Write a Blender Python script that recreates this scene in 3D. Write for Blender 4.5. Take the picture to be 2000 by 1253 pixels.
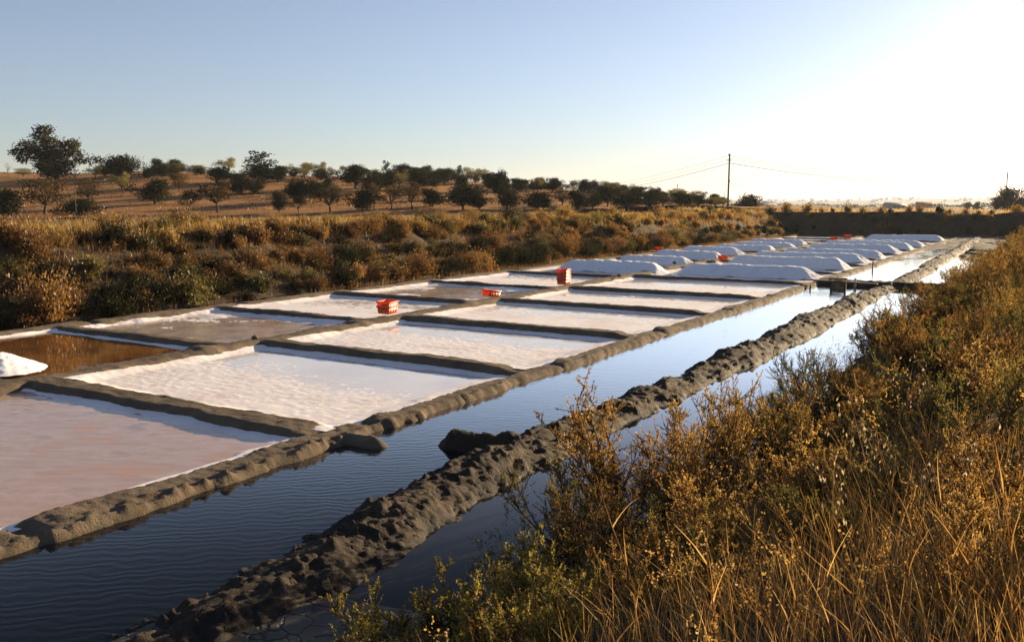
import bpy, math, random
import numpy as np

for o in list(bpy.data.objects):
    bpy.data.objects.remove(o)
SC = bpy.context.scene
COL = SC.collection
rng = np.random.default_rng(7)
random.seed(7)

# ------------------------------------------------------------------ camera, sky, sun, exposure
CAM_H = 3.5
FPX, CXP, CYP, HORIZON = 1700.0, 1000.0, 626.5, 400.0
PITCH = math.atan((CYP - HORIZON) / FPX)
cam = bpy.data.cameras.new('camera')
cam.lens = 36.0 * FPX / 2000.0
cam.sensor_width = 36.0
cam.clip_start = 0.05
cam.clip_end = 30000
camo = bpy.data.objects.new('camera', cam)
COL.objects.link(camo)
camo.location = (0, 0, CAM_H)
camo.rotation_euler = (math.pi / 2 - PITCH, 0, 0)
SC.camera = camo

SUN_AZ, SUN_EL = math.radians(49), math.radians(12)
world = bpy.data.worlds.new("World")
SC.world = world
world.use_nodes = True
wn, wl = world.node_tree.nodes, world.node_tree.links
wn.clear()
sky = wn.new('ShaderNodeTexSky')
sky.sky_type = 'NISHITA'
sky.sun_disc = False
sky.sun_elevation = SUN_EL
sky.sun_rotation = SUN_AZ
sky.altitude = 0
sky.air_density = 0.95
sky.dust_density = 0.6
sky.ozone_density = 4.0
bg = wn.new('ShaderNodeBackground')
bg.inputs['Strength'].default_value = 0.052
wo = wn.new('ShaderNodeOutputWorld')
wb = wn.new('ShaderNodeMix')          # white balance of the picture
wb.data_type = 'RGBA'
wb.blend_type = 'MULTIPLY'
wb.inputs[0].default_value = 1.0
wb.inputs[7].default_value = (1.12, 1.0, 0.97, 1)
hs = wn.new('ShaderNodeHueSaturation')
hs.inputs['Saturation'].default_value = 0.80
wl.new(sky.outputs[0], hs.inputs['Color'])
wl.new(hs.outputs[0], wb.inputs[6])
wl.new(wb.outputs[2], bg.inputs[0])
wl.new(bg.outputs[0], wo.inputs[0])

sl = bpy.data.lights.new('sun', 'SUN')
sl.energy = 4.9
sl.angle = math.radians(0.55)
sl.color = (1.0, 0.76, 0.47)
slo = bpy.data.objects.new('sun', sl)
COL.objects.link(slo)
# the lamp shines along its local -Z
slo.rotation_euler = (math.pi / 2 - SUN_EL, 0, math.pi - SUN_AZ)

SC.view_settings.view_transform = 'Standard'
SC.view_settings.look = 'None'
SC.view_settings.gamma = 1
SC.view_settings.use_curve_mapping = False
SC.view_settings.exposure = 1.68
SC.render.engine = 'CYCLES'
cy = SC.cycles
cy.use_denoising = True
cy.max_bounces = 8
cy.diffuse_bounces = 3
cy.glossy_bounces = 3
cy.transmission_bounces = 4
cy.transparent_max_bounces = 8
cy.volume_bounces = 0
cy.caustics_reflective = False
cy.caustics_refractive = False
cy.sample_clamp_indirect = 6

# ------------------------------------------------------------------ plan axes: S runs along the canal, T across it to the right
AZ = math.radians(32.0)
SV = np.array([math.sin(AZ), math.cos(AZ)])
TV = np.array([math.cos(AZ), -math.sin(AZ)])


def xy(s, t):
    s = np.asarray(s, float)
    t = np.asarray(t, float)
    return s * SV[0] + t * TV[0], s * SV[1] + t * TV[1]


def st_of(x, y):
    return x * SV[0] + y * SV[1], x * TV[0] + y * TV[1]


def ray(px, py):
    u = (px - CXP) / FPX
    v = (CYP - py) / FPX
    return (u, math.cos(PITCH) + v * math.sin(PITCH), -math.sin(PITCH) + v * math.cos(PITCH))


def on_level(px, py, z=0.0):
    d = ray(px, py)
    k = (z - CAM_H) / d[2]
    return d[0] * k, d[1] * k


# ------------------------------------------------------------------ noise
def _hash(ix, iy, seed):
    h = (ix.astype(np.int64) * 374761393 + iy.astype(np.int64) * 668265263 + seed * 974634777) & 0x7fffffff
    h = ((h ^ (h >> 13)) * 1274126177) & 0x7fffffff
    return ((h ^ (h >> 16)) & 0xffff) / 65535.0


def noise2(x, y, seed=0):
    x = np.asarray(x, float)
    y = np.asarray(y, float)
    ix, iy = np.floor(x), np.floor(y)
    fx, fy = x - ix, y - iy
    fx = fx * fx * (3 - 2 * fx)
    fy = fy * fy * (3 - 2 * fy)
    a, b = _hash(ix, iy, seed), _hash(ix + 1, iy, seed)
    c, d = _hash(ix, iy + 1, seed), _hash(ix + 1, iy + 1, seed)
    return (a + (b - a) * fx) * (1 - fy) + (c + (d - c) * fx) * fy - 0.5


def fbm(x, y, seed=0, octv=4, gain=0.5):
    r, a, f = 0, 1.0, 1.0
    for k in range(octv):
        r = r + a * noise2(x * f + 13.7 * k, y * f - 7.3 * k, seed + k)
        a *= gain
        f *= 2.03
    return r


def sstep(a, b, x):
    u = np.clip((x - a) / (b - a), 0, 1)
    return u * u * (3 - 2 * u)


# ------------------------------------------------------------------ materials
def new_mat(name):
    m = bpy.data.materials.new(name)
    m.use_nodes = True
    m.node_tree.nodes.clear()
    return m, m.node_tree.nodes, m.node_tree.links


def noise_node(n, l, scale, detail=4, rough=0.55, vec=None, stretch=None, kind='world'):
    if kind == 'world':
        g = n.new('ShaderNodeNewGeometry').outputs['Position']
    else:
        g = n.new('ShaderNodeTexCoord').outputs['Object']
    if stretch is not None:
        mp = n.new('ShaderNodeMapping')
        mp.vector_type = 'TEXTURE' if False else 'POINT'
        mp.inputs['Scale'].default_value = stretch[0]
        mp.inputs['Rotation'].default_value = (0, 0, stretch[1])
        l.new(g, mp.inputs[0])
        g = mp.outputs[0]
    t = n.new('ShaderNodeTexNoise')
    t.inputs['Scale'].default_value = scale
    t.inputs['Detail'].default_value = detail
    t.inputs['Roughness'].default_value = rough
    l.new(g, t.inputs['Vector'])
    return t.outputs['Fac']


def ramp(n, l, fac, stops):
    r = n.new('ShaderNodeValToRGB')
    e = r.color_ramp.elements
    e[0].position, e[0].color = stops[0][0], (*stops[0][1], 1)
    e[1].position, e[1].color = stops[-1][0], (*stops[-1][1], 1)
    for p, c in stops[1:-1]:
        x = e.new(p)
        x.color = (*c, 1)
    l.new(fac, r.inputs[0])
    return r.outputs[0]


def mix_col(n, l, fac, a, b, mode='MIX'):
    m = n.new('ShaderNodeMix')
    m.data_type = 'RGBA'
    m.blend_type = mode
    for sock, v in ((m.inputs[0], fac), (m.inputs[6], a), (m.inputs[7], b)):
        if hasattr(v, 'links'):
            l.new(v, sock)
        else:
            sock.default_value = v if isinstance(v, (int, float)) else (*v, 1)
    return m.outputs[2]


def bump(n, l, h, strength=0.5, dist=0.02, prev=None):
    b = n.new('ShaderNodeBump')
    b.inputs['Strength'].default_value = strength
    b.inputs['Distance'].default_value = dist
    l.new(h, b.inputs['Height'])
    if prev is not None:
        l.new(prev, b.inputs['Normal'])
    return b.outputs[0]


def out(n, l, sh):
    o = n.new('ShaderNodeOutputMaterial')
    l.new(sh, o.inputs[0])


def principled(n, l, col, rough=0.9, spec=0.3, normal=None, ior=None):
    p = n.new('ShaderNodeBsdfPrincipled')
    if hasattr(col, 'links'):
        l.new(col, p.inputs['Base Color'])
    else:
        p.inputs['Base Color'].default_value = (*col, 1)
    if hasattr(rough, 'links'):
        l.new(rough, p.inputs['Roughness'])
    else:
        p.inputs['Roughness'].default_value = rough
    p.inputs['Specular IOR Level'].default_value = spec
    if ior:
        p.inputs['IOR'].default_value = ior
    if normal is not None:
        l.new(normal, p.inputs['Normal'])
    return p


def earth_mat(name, stops, scale=1.2, bscale=25, bdist=0.02, rough=0.95, spec=0.2, fine=None, stretch=None, bstr=0.8, wet=None):
    m, n, l = new_mat(name)
    f = noise_node(n, l, scale, 6, 0.65, stretch=stretch)
    c = ramp(n, l, f, stops)
    if fine:
        g = noise_node(n, l, fine[0], 4, 0.6)
        c = mix_col(n, l, ramp(n, l, g, [(0.35, (0, 0, 0)), (0.7, (1, 1, 1))]), c, fine[1])
    b = bump(n, l, noise_node(n, l, bscale, 6, 0.7), bstr, bdist)
    if wet:
        gp = n.new('ShaderNodeNewGeometry')
        sx = n.new('ShaderNodeSeparateXYZ')
        l.new(gp.outputs['Position'], sx.inputs[0])
        wn_ = n.new('ShaderNodeMath')
        wn_.operation = 'MULTIPLY_ADD'
        l.new(noise_node(n, l, 2.5, 4, 0.7), wn_.inputs[0])
        wn_.inputs[1].default_value = 0.10
        l.new(sx.outputs['Z'], wn_.inputs[2])
        mr = n.new('ShaderNodeMapRange')
        mr.inputs[1].default_value = wet[0]
        mr.inputs[2].default_value = wet[1]
        l.new(wn_.outputs[0], mr.inputs[0])
        c = mix_col(n, l, mr.outputs[0], mix_col(n, l, 1.0, c, (0.35, 0.33, 0.30), 'MULTIPLY'), c)
        rr_ = n.new('ShaderNodeMapRange')
        l.new(mr.outputs[0], rr_.inputs[0])
        rr_.inputs[3].default_value = 0.7
        rr_.inputs[4].default_value = rough
        rough = rr_.outputs[0]
    out(n, l, principled(n, l, c, rough, spec, b).outputs[0])
    return m


def leaf_mat(name, c0, c1, c2, trans=0.56, scale=9.0):
    m, n, l = new_mat(name)
    f = noise_node(n, l, scale, 3, 0.7, kind='object')
    oi = n.new('ShaderNodeObjectInfo')
    ad = n.new('ShaderNodeMath')
    ad.operation = 'MULTIPLY_ADD'
    l.new(oi.outputs['Random'], ad.inputs[0])
    ad.inputs[1].default_value = 0.22
    sb = n.new('ShaderNodeMath')
    sb.operation = 'SUBTRACT'
    l.new(f, sb.inputs[0])
    sb.inputs[1].default_value = 0.11
    l.new(sb.outputs[0], ad.inputs[2])
    c = ramp(n, l, ad.outputs[0], [(0.32, c0), (0.5, c1), (0.68, c2)])
    d = n.new('ShaderNodeBsdfDiffuse')
    l.new(c, d.inputs[0])
    t = n.new('ShaderNodeBsdfTranslucent')
    l.new(c, t.inputs[0])
    g = n.new('ShaderNodeBsdfGlossy')
    g.inputs['Roughness'].default_value = 0.5
    g.inputs['Color'].default_value = (0.8, 0.8, 0.8, 1)
    a = n.new('ShaderNodeMixShader')
    a.inputs[0].default_value = trans
    l.new(d.outputs[0], a.inputs[1])
    l.new(t.outputs[0], a.inputs[2])
    b = n.new('ShaderNodeMixShader')
    b.inputs[0].default_value = 0.03 if trans > 0.4 else 0.008
    l.new(a.outputs[0], b.inputs[1])
    l.new(g.outputs[0], b.inputs[2])
    out(n, l, b.outputs[0])
    return m


def water_mat(name, stops, cscale=0.5, rip=(6, 0.02, 0.3), rough=0.03, stretch=((0.35, 1.0, 1.0), -0.25), wave=None):
    m, n, l = new_mat(name)
    c = ramp(n, l, noise_node(n, l, cscale, 5, 0.6), stops)
    h = noise_node(n, l, rip[0], 2, 0.5, stretch=stretch)
    nb = bump(n, l, h, rip[2], rip[1])
    if wave:
        g = n.new('ShaderNodeNewGeometry').outputs['Position']
        mp = n.new('ShaderNodeMapping')
        mp.inputs['Rotation'].default_value = (0, 0, wave[2])
        l.new(g, mp.inputs[0])
        w = n.new('ShaderNodeTexWave')
        w.wave_type = 'BANDS'
        w.bands_direction = 'Y'
        w.inputs['Scale'].default_value = wave[0]
        w.inputs['Distortion'].default_value = 11.0
        w.inputs['Detail'].default_value = 3
        w.inputs['Detail Scale'].default_value = 0.8
        w.inputs['Detail Roughness'].default_value = 0.6
        l.new(mp.outputs[0], w.inputs[0])
        pm = noise_node(n, l, 0.55, 2, 0.5)
        mu = n.new('ShaderNodeMath')
        mu.operation = 'MULTIPLY'
        l.new(w.outputs['Fac'], mu.inputs[0])
        l.new(pm, mu.inputs[1])
        nb = bump(n, l, mu.outputs[0], 1.0, wave[1], nb)
    out(n, l, principled(n, l, c, rough, 0.5, nb, 1.37).outputs[0])
    return m


def still_water_mat(name, body, rip, wave=None):
    m = water_mat(name, [(0.3, body), (0.7, body)], 0.4, rip=rip, wave=wave)
    n, l = m.node_tree.nodes, m.node_tree.links
    pb = next(x for x in n if x.type == 'BSDF_PRINCIPLED')
    nb = pb.inputs['Normal'].links[0].from_socket
    om = next(x for x in n if x.type == 'OUTPUT_MATERIAL')
    fr = n.new('ShaderNodeFresnel')
    fr.inputs[0].default_value = 1.34
    l.new(nb, fr.inputs['Normal'])
    mr = n.new('ShaderNodeMapRange')
    mr.interpolation_type = 'SMOOTHSTEP'
    mr.inputs[1].default_value = 0.06
    mr.inputs[2].default_value = 0.42
    mr.inputs[3].default_value = 0.015
    mr.inputs[4].default_value = 1.0
    l.new(fr.outputs[0], mr.inputs[0])
    df = n.new('ShaderNodeBsdfDiffuse')
    df.inputs[0].default_value = (*body, 1)
    gl = n.new('ShaderNodeBsdfGlossy')
    gl.inputs['Roughness'].default_value = 0.03
    gl.inputs['Color'].default_value = (1, 1, 1, 1)
    l.new(nb, gl.inputs['Normal'])
    mx = n.new('ShaderNodeMixShader')
    l.new(mr.outputs[0], mx.inputs[0])
    l.new(df.outputs[0], mx.inputs[1])
    l.new(gl.outputs[0], mx.inputs[2])
    n.remove(pb)
    l.new(mx.outputs[0], om.inputs[0])
    return m


def thin_water_mat(name, tint=(0.93, 0.93, 0.93), rip=(7, 0.006, 0.3)):
    m, n, l = new_mat(name)
    nb = bump(n, l, noise_node(n, l, rip[0], 2, 0.5, stretch=((0.4, 1, 1), -0.2)), rip[2], rip[1])
    fr = n.new('ShaderNodeFresnel')
    fr.inputs[0].default_value = 1.34
    l.new(nb, fr.inputs['Normal'])
    tr = n.new('ShaderNodeBsdfTransparent')
    tr.inputs[0].default_value = (*tint, 1)
    gl = n.new('ShaderNodeBsdfGlossy')
    gl.inputs['Roughness'].default_value = 0.03
    l.new(nb, gl.inputs['Normal'])
    mx = n.new('ShaderNodeMixShader')
    l.new(fr.outputs[0], mx.inputs[0])
    l.new(tr.outputs[0], mx.inputs[1])
    l.new(gl.outputs[0], mx.inputs[2])
    out(n, l, mx.outputs[0])
    return m


def salt_mat(name, stops, cscale=0.6, bdist=0.012, bscale=35):
    m, n, l = new_mat(name)
    c = ramp(n, l, noise_node(n, l, cscale, 6, 0.65), stops)
    b = bump(n, l, noise_node(n, l, bscale, 5, 0.75), 0.7, bdist)
    out(n, l, principled(n, l, c, 0.75, 0.35, b).outputs[0])
    return m


M = {}
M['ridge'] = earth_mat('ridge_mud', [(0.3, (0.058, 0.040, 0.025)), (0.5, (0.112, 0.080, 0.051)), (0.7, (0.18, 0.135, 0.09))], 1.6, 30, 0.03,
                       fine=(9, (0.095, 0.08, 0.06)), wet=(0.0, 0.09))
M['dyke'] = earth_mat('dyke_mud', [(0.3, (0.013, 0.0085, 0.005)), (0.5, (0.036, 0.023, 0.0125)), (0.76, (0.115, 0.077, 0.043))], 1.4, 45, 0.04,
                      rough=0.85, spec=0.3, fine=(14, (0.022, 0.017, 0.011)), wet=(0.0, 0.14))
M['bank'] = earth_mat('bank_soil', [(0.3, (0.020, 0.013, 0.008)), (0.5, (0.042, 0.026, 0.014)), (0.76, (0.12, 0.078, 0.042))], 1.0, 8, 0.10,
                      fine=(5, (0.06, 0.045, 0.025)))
M['plain'] = earth_mat('plain_grass', [(0.3, (0.07, 0.055, 0.02)), (0.5, (0.19, 0.115, 0.04)), (0.7, (0.26, 0.15, 0.055))], 0.02, 0.6, 0.5)
M['field'] = earth_mat('field_soil', [(0.34, (0.08, 0.042, 0.012)), (0.47, (0.29, 0.122, 0.024)), (0.66, (0.48, 0.22, 0.05))], 0.22, 2.5, 0.15,
                       stretch=((0.25, 1.2, 1), 0.1), fine=(1.1, (0.17, 0.085, 0.03)))
M['wet_mud'] = earth_mat('wet_mud', [(0.3, (0.018, 0.015, 0.012)), (0.7, (0.045, 0.038, 0.03))], 1.5, 18, 0.01, rough=0.35, spec=0.5)
M['far_hill'] = earth_mat('far_hill', [(0.35, (0.03, 0.045, 0.03)), (0.5, (0.07, 0.07, 0.04)), (0.7, (0.20, 0.16, 0.10))], 0.004, 0.05, 1)
M['salt'] = salt_mat('salt_crust', [(0.3, (0.56, 0.50, 0.49)), (0.5, (0.66, 0.625, 0.625)), (0.7, (0.72, 0.70, 0.70))])
M['salt_grey'] = salt_mat('salt_grey', [(0.3, (0.36, 0.30, 0.285)), (0.5, (0.52, 0.47, 0.46)), (0.7, (0.66, 0.63, 0.62))], 0.4)
M['heap'] = salt_mat('heap_salt', [(0.3, (0.68, 0.69, 0.71)), (0.7, (0.76, 0.765, 0.775))], 2.0, 0.03, 22)
for nd in M['heap'].node_tree.nodes:
    if nd.type == 'BSDF_PRINCIPLED':     # loose salt lets light through its edges
        nd.inputs['Subsurface Weight'].default_value = 0.7
        nd.inputs['Subsurface Radius'].default_value = (1.0, 0.95, 0.9)
        nd.inputs['Subsurface Scale'].default_value = 0.13
M['canal'] = still_water_mat('canal_water', (0.004, 0.006, 0.009), (5, 0.003, 0.10), (2.3, 0.0016, -0.12))
M['ditch'] = still_water_mat('ditch_water', (0.016, 0.015, 0.014), (4, 0.002, 0.12))
M['pink'] = water_mat('pink_brine', [(0.30, (0.25, 0.18, 0.145)), (0.44, (0.36, 0.26, 0.215)), (0.56, (0.32, 0.225, 0.175)), (0.68, (0.38, 0.21, 0.115))], 1.3,
                       rip=(6, 0.016, 0.4))
M['amber'] = water_mat('amber_brine', [(0.3, (0.07, 0.03, 0.012)), (0.5, (0.13, 0.055, 0.018)), (0.7, (0.20, 0.085, 0.022))], 0.9,
                       rip=(5, 0.006, 0.25))
M['brown'] = water_mat('brown_brine', [(0.3, (0.24, 0.185, 0.15)), (0.7, (0.46, 0.39, 0.35))], 1.2, rip=(7, 0.02, 0.4))
M['film'] = water_mat('brine_film', [(0.3, (0.54, 0.51, 0.51)), (0.7, (0.66, 0.645, 0.65))], 0.7, rip=(7, 0.004, 0.25))
M['olive'] = leaf_mat('leaf_olive', (0.04, 0.042, 0.011), (0.105, 0.093, 0.018), (0.22, 0.17, 0.03))
M['rust'] = leaf_mat('leaf_rust', (0.09, 0.046, 0.010), (0.24, 0.130, 0.026), (0.46, 0.28, 0.07))
M['gold'] = leaf_mat('leaf_gold', (0.11, 0.064, 0.015), (0.28, 0.165, 0.036), (0.48, 0.31, 0.085))
M['yellow'] = leaf_mat('leaf_yellow_sunlit', (0.12, 0.10, 0.018), (0.26, 0.20, 0.035), (0.40, 0.31, 0.06))  # yellow-green leaves, brightened in place of sun that misses them
M['dark'] = leaf_mat('leaf_dark', (0.010, 0.012, 0.005), (0.021, 0.023, 0.008), (0.040, 0.038, 0.012), 0.25, 0.8)
M['tall_tree'] = leaf_mat('leaf_tall_tree', (0.020, 0.020, 0.007), (0.045, 0.040, 0.012), (0.09, 0.07, 0.018), 0.35, 0.8)
M['bank_rust'] = leaf_mat('leaf_bank_rust', (0.055, 0.026, 0.006), (0.14, 0.068, 0.014), (0.28, 0.15, 0.035))
M['bank_gold'] = leaf_mat('leaf_bank_gold', (0.08, 0.045, 0.010), (0.21, 0.12, 0.025), (0.38, 0.24, 0.06))
M['bank_olive'] = leaf_mat('leaf_bank_olive', (0.028, 0.028, 0.008), (0.075, 0.064, 0.014), (0.16, 0.12, 0.022))
M['almond'] = leaf_mat('leaf_almond', (0.03, 0.022, 0.009), (0.065, 0.042, 0.015), (0.12, 0.075, 0.022), 0.35, 0.8)
M['straw'] = leaf_mat('straw', (0.22, 0.10, 0.022), (0.48, 0.27, 0.07), (0.68, 0.47, 0.18), 0.5, 3.0)
M['pale_husk'] = leaf_mat('pale_husk', (0.30, 0.21, 0.11), (0.42, 0.31, 0.18), (0.5, 0.4, 0.26), 0.5, 8.0)
M['stem'] = earth_mat('shrub_stem', [(0.3, (0.05, 0.03, 0.018)), (0.7, (0.13, 0.075, 0.04))], 6, 60, 0.004)
M['bark'] = earth_mat('tree_bark', [(0.3, (0.04, 0.028, 0.02)), (0.7, (0.10, 0.075, 0.05))], 3, 12, 0.03)
M['pole_wood'] = earth_mat('pole_wood', [(0.3, (0.05, 0.036, 0.026)), (0.7, (0.10, 0.075, 0.055))], 2, 20, 0.01)
M['wood'] = earth_mat('grey_wood', [(0.3, (0.07, 0.055, 0.04)), (0.7, (0.17, 0.135, 0.10))], 5, 60, 0.006)
M['white_paint'] = earth_mat('white_wall', [(0.3, (0.68, 0.66, 0.62)), (0.7, (0.8, 0.79, 0.76))], 0.5, 4, 0.01)
M['tile'] = earth_mat('roof_tile', [(0.3, (0.20, 0.10, 0.06)), (0.7, (0.32, 0.17, 0.10))], 0.8, 6, 0.03)
M['metal'] = earth_mat('grey_metal', [(0.3, (0.16, 0.16, 0.16)), (0.7, (0.25, 0.25, 0.25))], 1, 10, 0.004, rough=0.5, spec=0.5)
M['stone'] = earth_mat('dark_stone', [(0.3, (0.04, 0.034, 0.028)), (0.7, (0.13, 0.11, 0.09))], 4, 25, 0.01)


def crate_mat():
    m, n, l = new_mat('orange_plastic')
    c = ramp(n, l, noise_node(n, l, 3, 4, 0.6), [(0.3, (0.72, 0.10, 0.018)), (0.7, (0.86, 0.17, 0.035))])
    p = principled(n, l, c, 0.4, 0.5)
    t = n.new('ShaderNodeBsdfTranslucent')
    l.new(c, t.inputs[0])
    mx = n.new('ShaderNodeMixShader')
    mx.inputs[0].default_value = 0.45
    l.new(p.outputs[0], mx.inputs[1])
    l.new(t.outputs[0], mx.inputs[2])
    out(n, l, mx.outputs[0])
    return m


M['crate'] = crate_mat()


# ------------------------------------------------------------------ object helpers
def mesh_from(name, V, F, mats, fmat=None, smooth=False):
    """V (n,3); F: array (m,3|4) or list of arrays"""
    me = bpy.data.meshes.new(name)
    V = np.asarray(V, np.float32)
    Fs = F if isinstance(F, list) else [F]
    Fs = [np.asarray(f, np.int32) for f in Fs if len(f)]
    me.vertices.add(len(V))
    me.vertices.foreach_set('co', V.ravel())
    tot = sum(f.size for f in Fs)
    npoly = sum(len(f) for f in Fs)
    me.loops.add(tot)
    me.polygons.add(npoly)
    me.loops.foreach_set('vertex_index', np.concatenate([f.ravel() for f in Fs]))
    sizes = np.concatenate([np.full(len(f), f.shape[1], np.int32) for f in Fs])
    starts = np.concatenate([[0], np.cumsum(sizes)[:-1]]).astype(np.int32)
    me.polygons.foreach_set('loop_start', starts)
    me.polygons.foreach_set('loop_total', sizes)
    for mt in (mats if isinstance(mats, (list, tuple)) else [mats]):
        me.materials.append(mt)
    if fmat is not None:
        me.polygons.foreach_set('material_index', np.asarray(fmat, np.int32))
    if smooth:
        me.polygons.foreach_set('use_smooth', np.ones(npoly, bool))
    me.update(calc_edges=True)
    me.validate()
    return me


def tag(o, label=None, cat=None, group=None, kind=None):
    if label:
        o['label'] = label
    if cat:
        o['category'] = cat
    if group:
        o['group'] = group
    if kind:
        o['kind'] = kind
    return o


def obj(name, me, parent=None, loc=None, **kw):
    o = bpy.data.objects.new(name, me)
    COL.objects.link(o)
    if parent is not None:
        o.parent = parent
    if loc is not None:
        o.location = loc
    return tag(o, **kw)


def empty(name, loc, rz=0.0, sc=1.0, **kw):
    o = bpy.data.objects.new(name, None)
    o.empty_display_size = 0.2
    COL.objects.link(o)
    o.location = loc
    o.rotation_euler = (0, 0, rz)
    o.scale = (sc, sc, sc) if isinstance(sc, (int, float)) else sc
    return tag(o, **kw)


class MB:
    """collects small shapes into one mesh"""

    def __init__(self):
        self.V, self.Q, self.T, self.n = [], [], [], 0

    def add(self, V, Q=None, T=None):
        V = np.asarray(V, float)
        self.V.append(V)
        if Q is not None and len(Q):
            self.Q.append(np.asarray(Q, int) + self.n)
        if T is not None and len(T):
            self.T.append(np.asarray(T, int) + self.n)
        self.n += len(V)

    def box(self, c, d, rz=0.0, taper=1.0):
        x, y, z = d[0] / 2, d[1] / 2, d[2] / 2
        P = np.array([[-x, -y, -z], [x, -y, -z], [x, y, -z], [-x, y, -z], [-x, -y, z], [x, -y, z], [x, y, z], [-x, y, z]])
        P[4:, :2] *= taper
        R = np.array([[math.cos(rz), -math.sin(rz), 0], [math.sin(rz), math.cos(rz), 0], [0, 0, 1]])
        self.add(P @ R.T + np.array(c), [[0, 3, 2, 1], [4, 5, 6, 7], [0, 1, 5, 4], [1, 2, 6, 5], [2, 3, 7, 6], [3, 0, 4, 7]])

    def tube(self, pts, radii, n=5, cap=True):
        pts = np.asarray(pts, float)
        k = len(pts)
        tan = np.gradient(pts, axis=0)
        tan /= np.linalg.norm(tan, axis=1)[:, None] + 1e-9
        ref = np.array([0.31, 0.17, 0.93]) if abs(tan[0][2]) < 0.9 else np.array([1.0, 0.1, 0.0])
        a = np.cross(tan, ref)
        a /= np.linalg.norm(a, axis=1)[:, None] + 1e-9
        b = np.cross(tan, a)
        th = np.arange(n) * 2 * math.pi / n
        r = np.broadcast_to(np.asarray(radii, float), (k,))
        V = pts[:, None, :] + r[:, None, None] * (np.cos(th)[None, :, None] * a[:, None, :] + np.sin(th)[None, :, None] * b[:, None, :])
        i = np.arange(k - 1)[:, None] * n
        j = np.arange(n)[None, :]
        j2 = (j + 1) % n
        Q = np.stack([i + j, i + j2, i + n + j2, i + n + j], -1).reshape(-1, 4)
        V = V.reshape(-1, 3)
        T = None
        if cap:
            V = np.vstack([V, pts[-1:]])
            base = (k - 1) * n
            T = [[base + q, base + (q + 1) % n, k * n] for q in range(n)]
        self.add(V, Q, T)

    def mesh(self, name, mat, smooth=False):
        F = []
        if self.Q:
            F.append(np.concatenate(self.Q))
        if self.T:
            F.append(np.concatenate(self.T))
        return mesh_from(name, np.concatenate(self.V), F, mat, smooth=smooth)


def grid_faces(nr, nc):
    i = np.arange(nr - 1)[:, None] * nc
    j = np.arange(nc - 1)[None, :]
    return np.stack([i + j, i + j + 1, i + nc + j + 1, i + nc + j], -1).reshape(-1, 4)


def st_grid(name, ss, tt, zf, mat, keep=None, smooth=True, wob=None):
    S, Tt = np.meshgrid(ss, tt, indexing='ij')
    Z = zf(S, Tt)
    X, Y = xy(S, Tt)
    V = np.stack([X, Y, Z], -1).reshape(-1, 3)
    F = grid_faces(len(ss), len(tt))
    if keep is not None:
        K = keep(S, Tt, Z).ravel()
        F = F[K[F].any(axis=1)]
        used = np.zeros(len(V), bool)
        used[F.ravel()] = True
        idx = np.cumsum(used) - 1
        V = V[used]
        F = idx[F]
    return mesh_from(name, V, F, mat, smooth=smooth)


def steps(a, b, k, lo, hi):
    """positions whose spacing grows with distance"""
    r = [a]
    while r[-1] < b:
        r.append(r[-1] + min(hi, max(lo, k * abs(r[-1]))))
    return np.array(r)


# ------------------------------------------------------------------ lines of the salt works
def tL(s):
    return -23.7 - 0.012 * (s - 12) + 0.10 * noise2(s * 0.4, 3.1, 5)


def tC(s):
    return np.maximum(-17.9, -16.65 - 0.03 * (s - 9)) + 0.14 * noise2(s * 0.5, 1.7, 6)


def tR(s):
    return -9.06 + 0.14 * noise2(s * 0.35, 9.2, 7) + 0.06 * noise2(s * 1.3, 2.2, 8)


S_RIGHT = [3.9, 9.35, 15.2, 20.85, 26.6, 32.1, 39.0, 45.8, 52.6, 58.8, 65.4, 71.6, 77.4, 83.5, 90.5, 98.5]
S_LEFT = [2.5, 8.6, 13.9, 19.4, 25.1, 31.2, 37.9, 44.6, 51.2, 57.2, 63.6, 68.6, 74.0, 79.5, 86.0, 92.0, 98.5]
WATER_Z = 0.0


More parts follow.
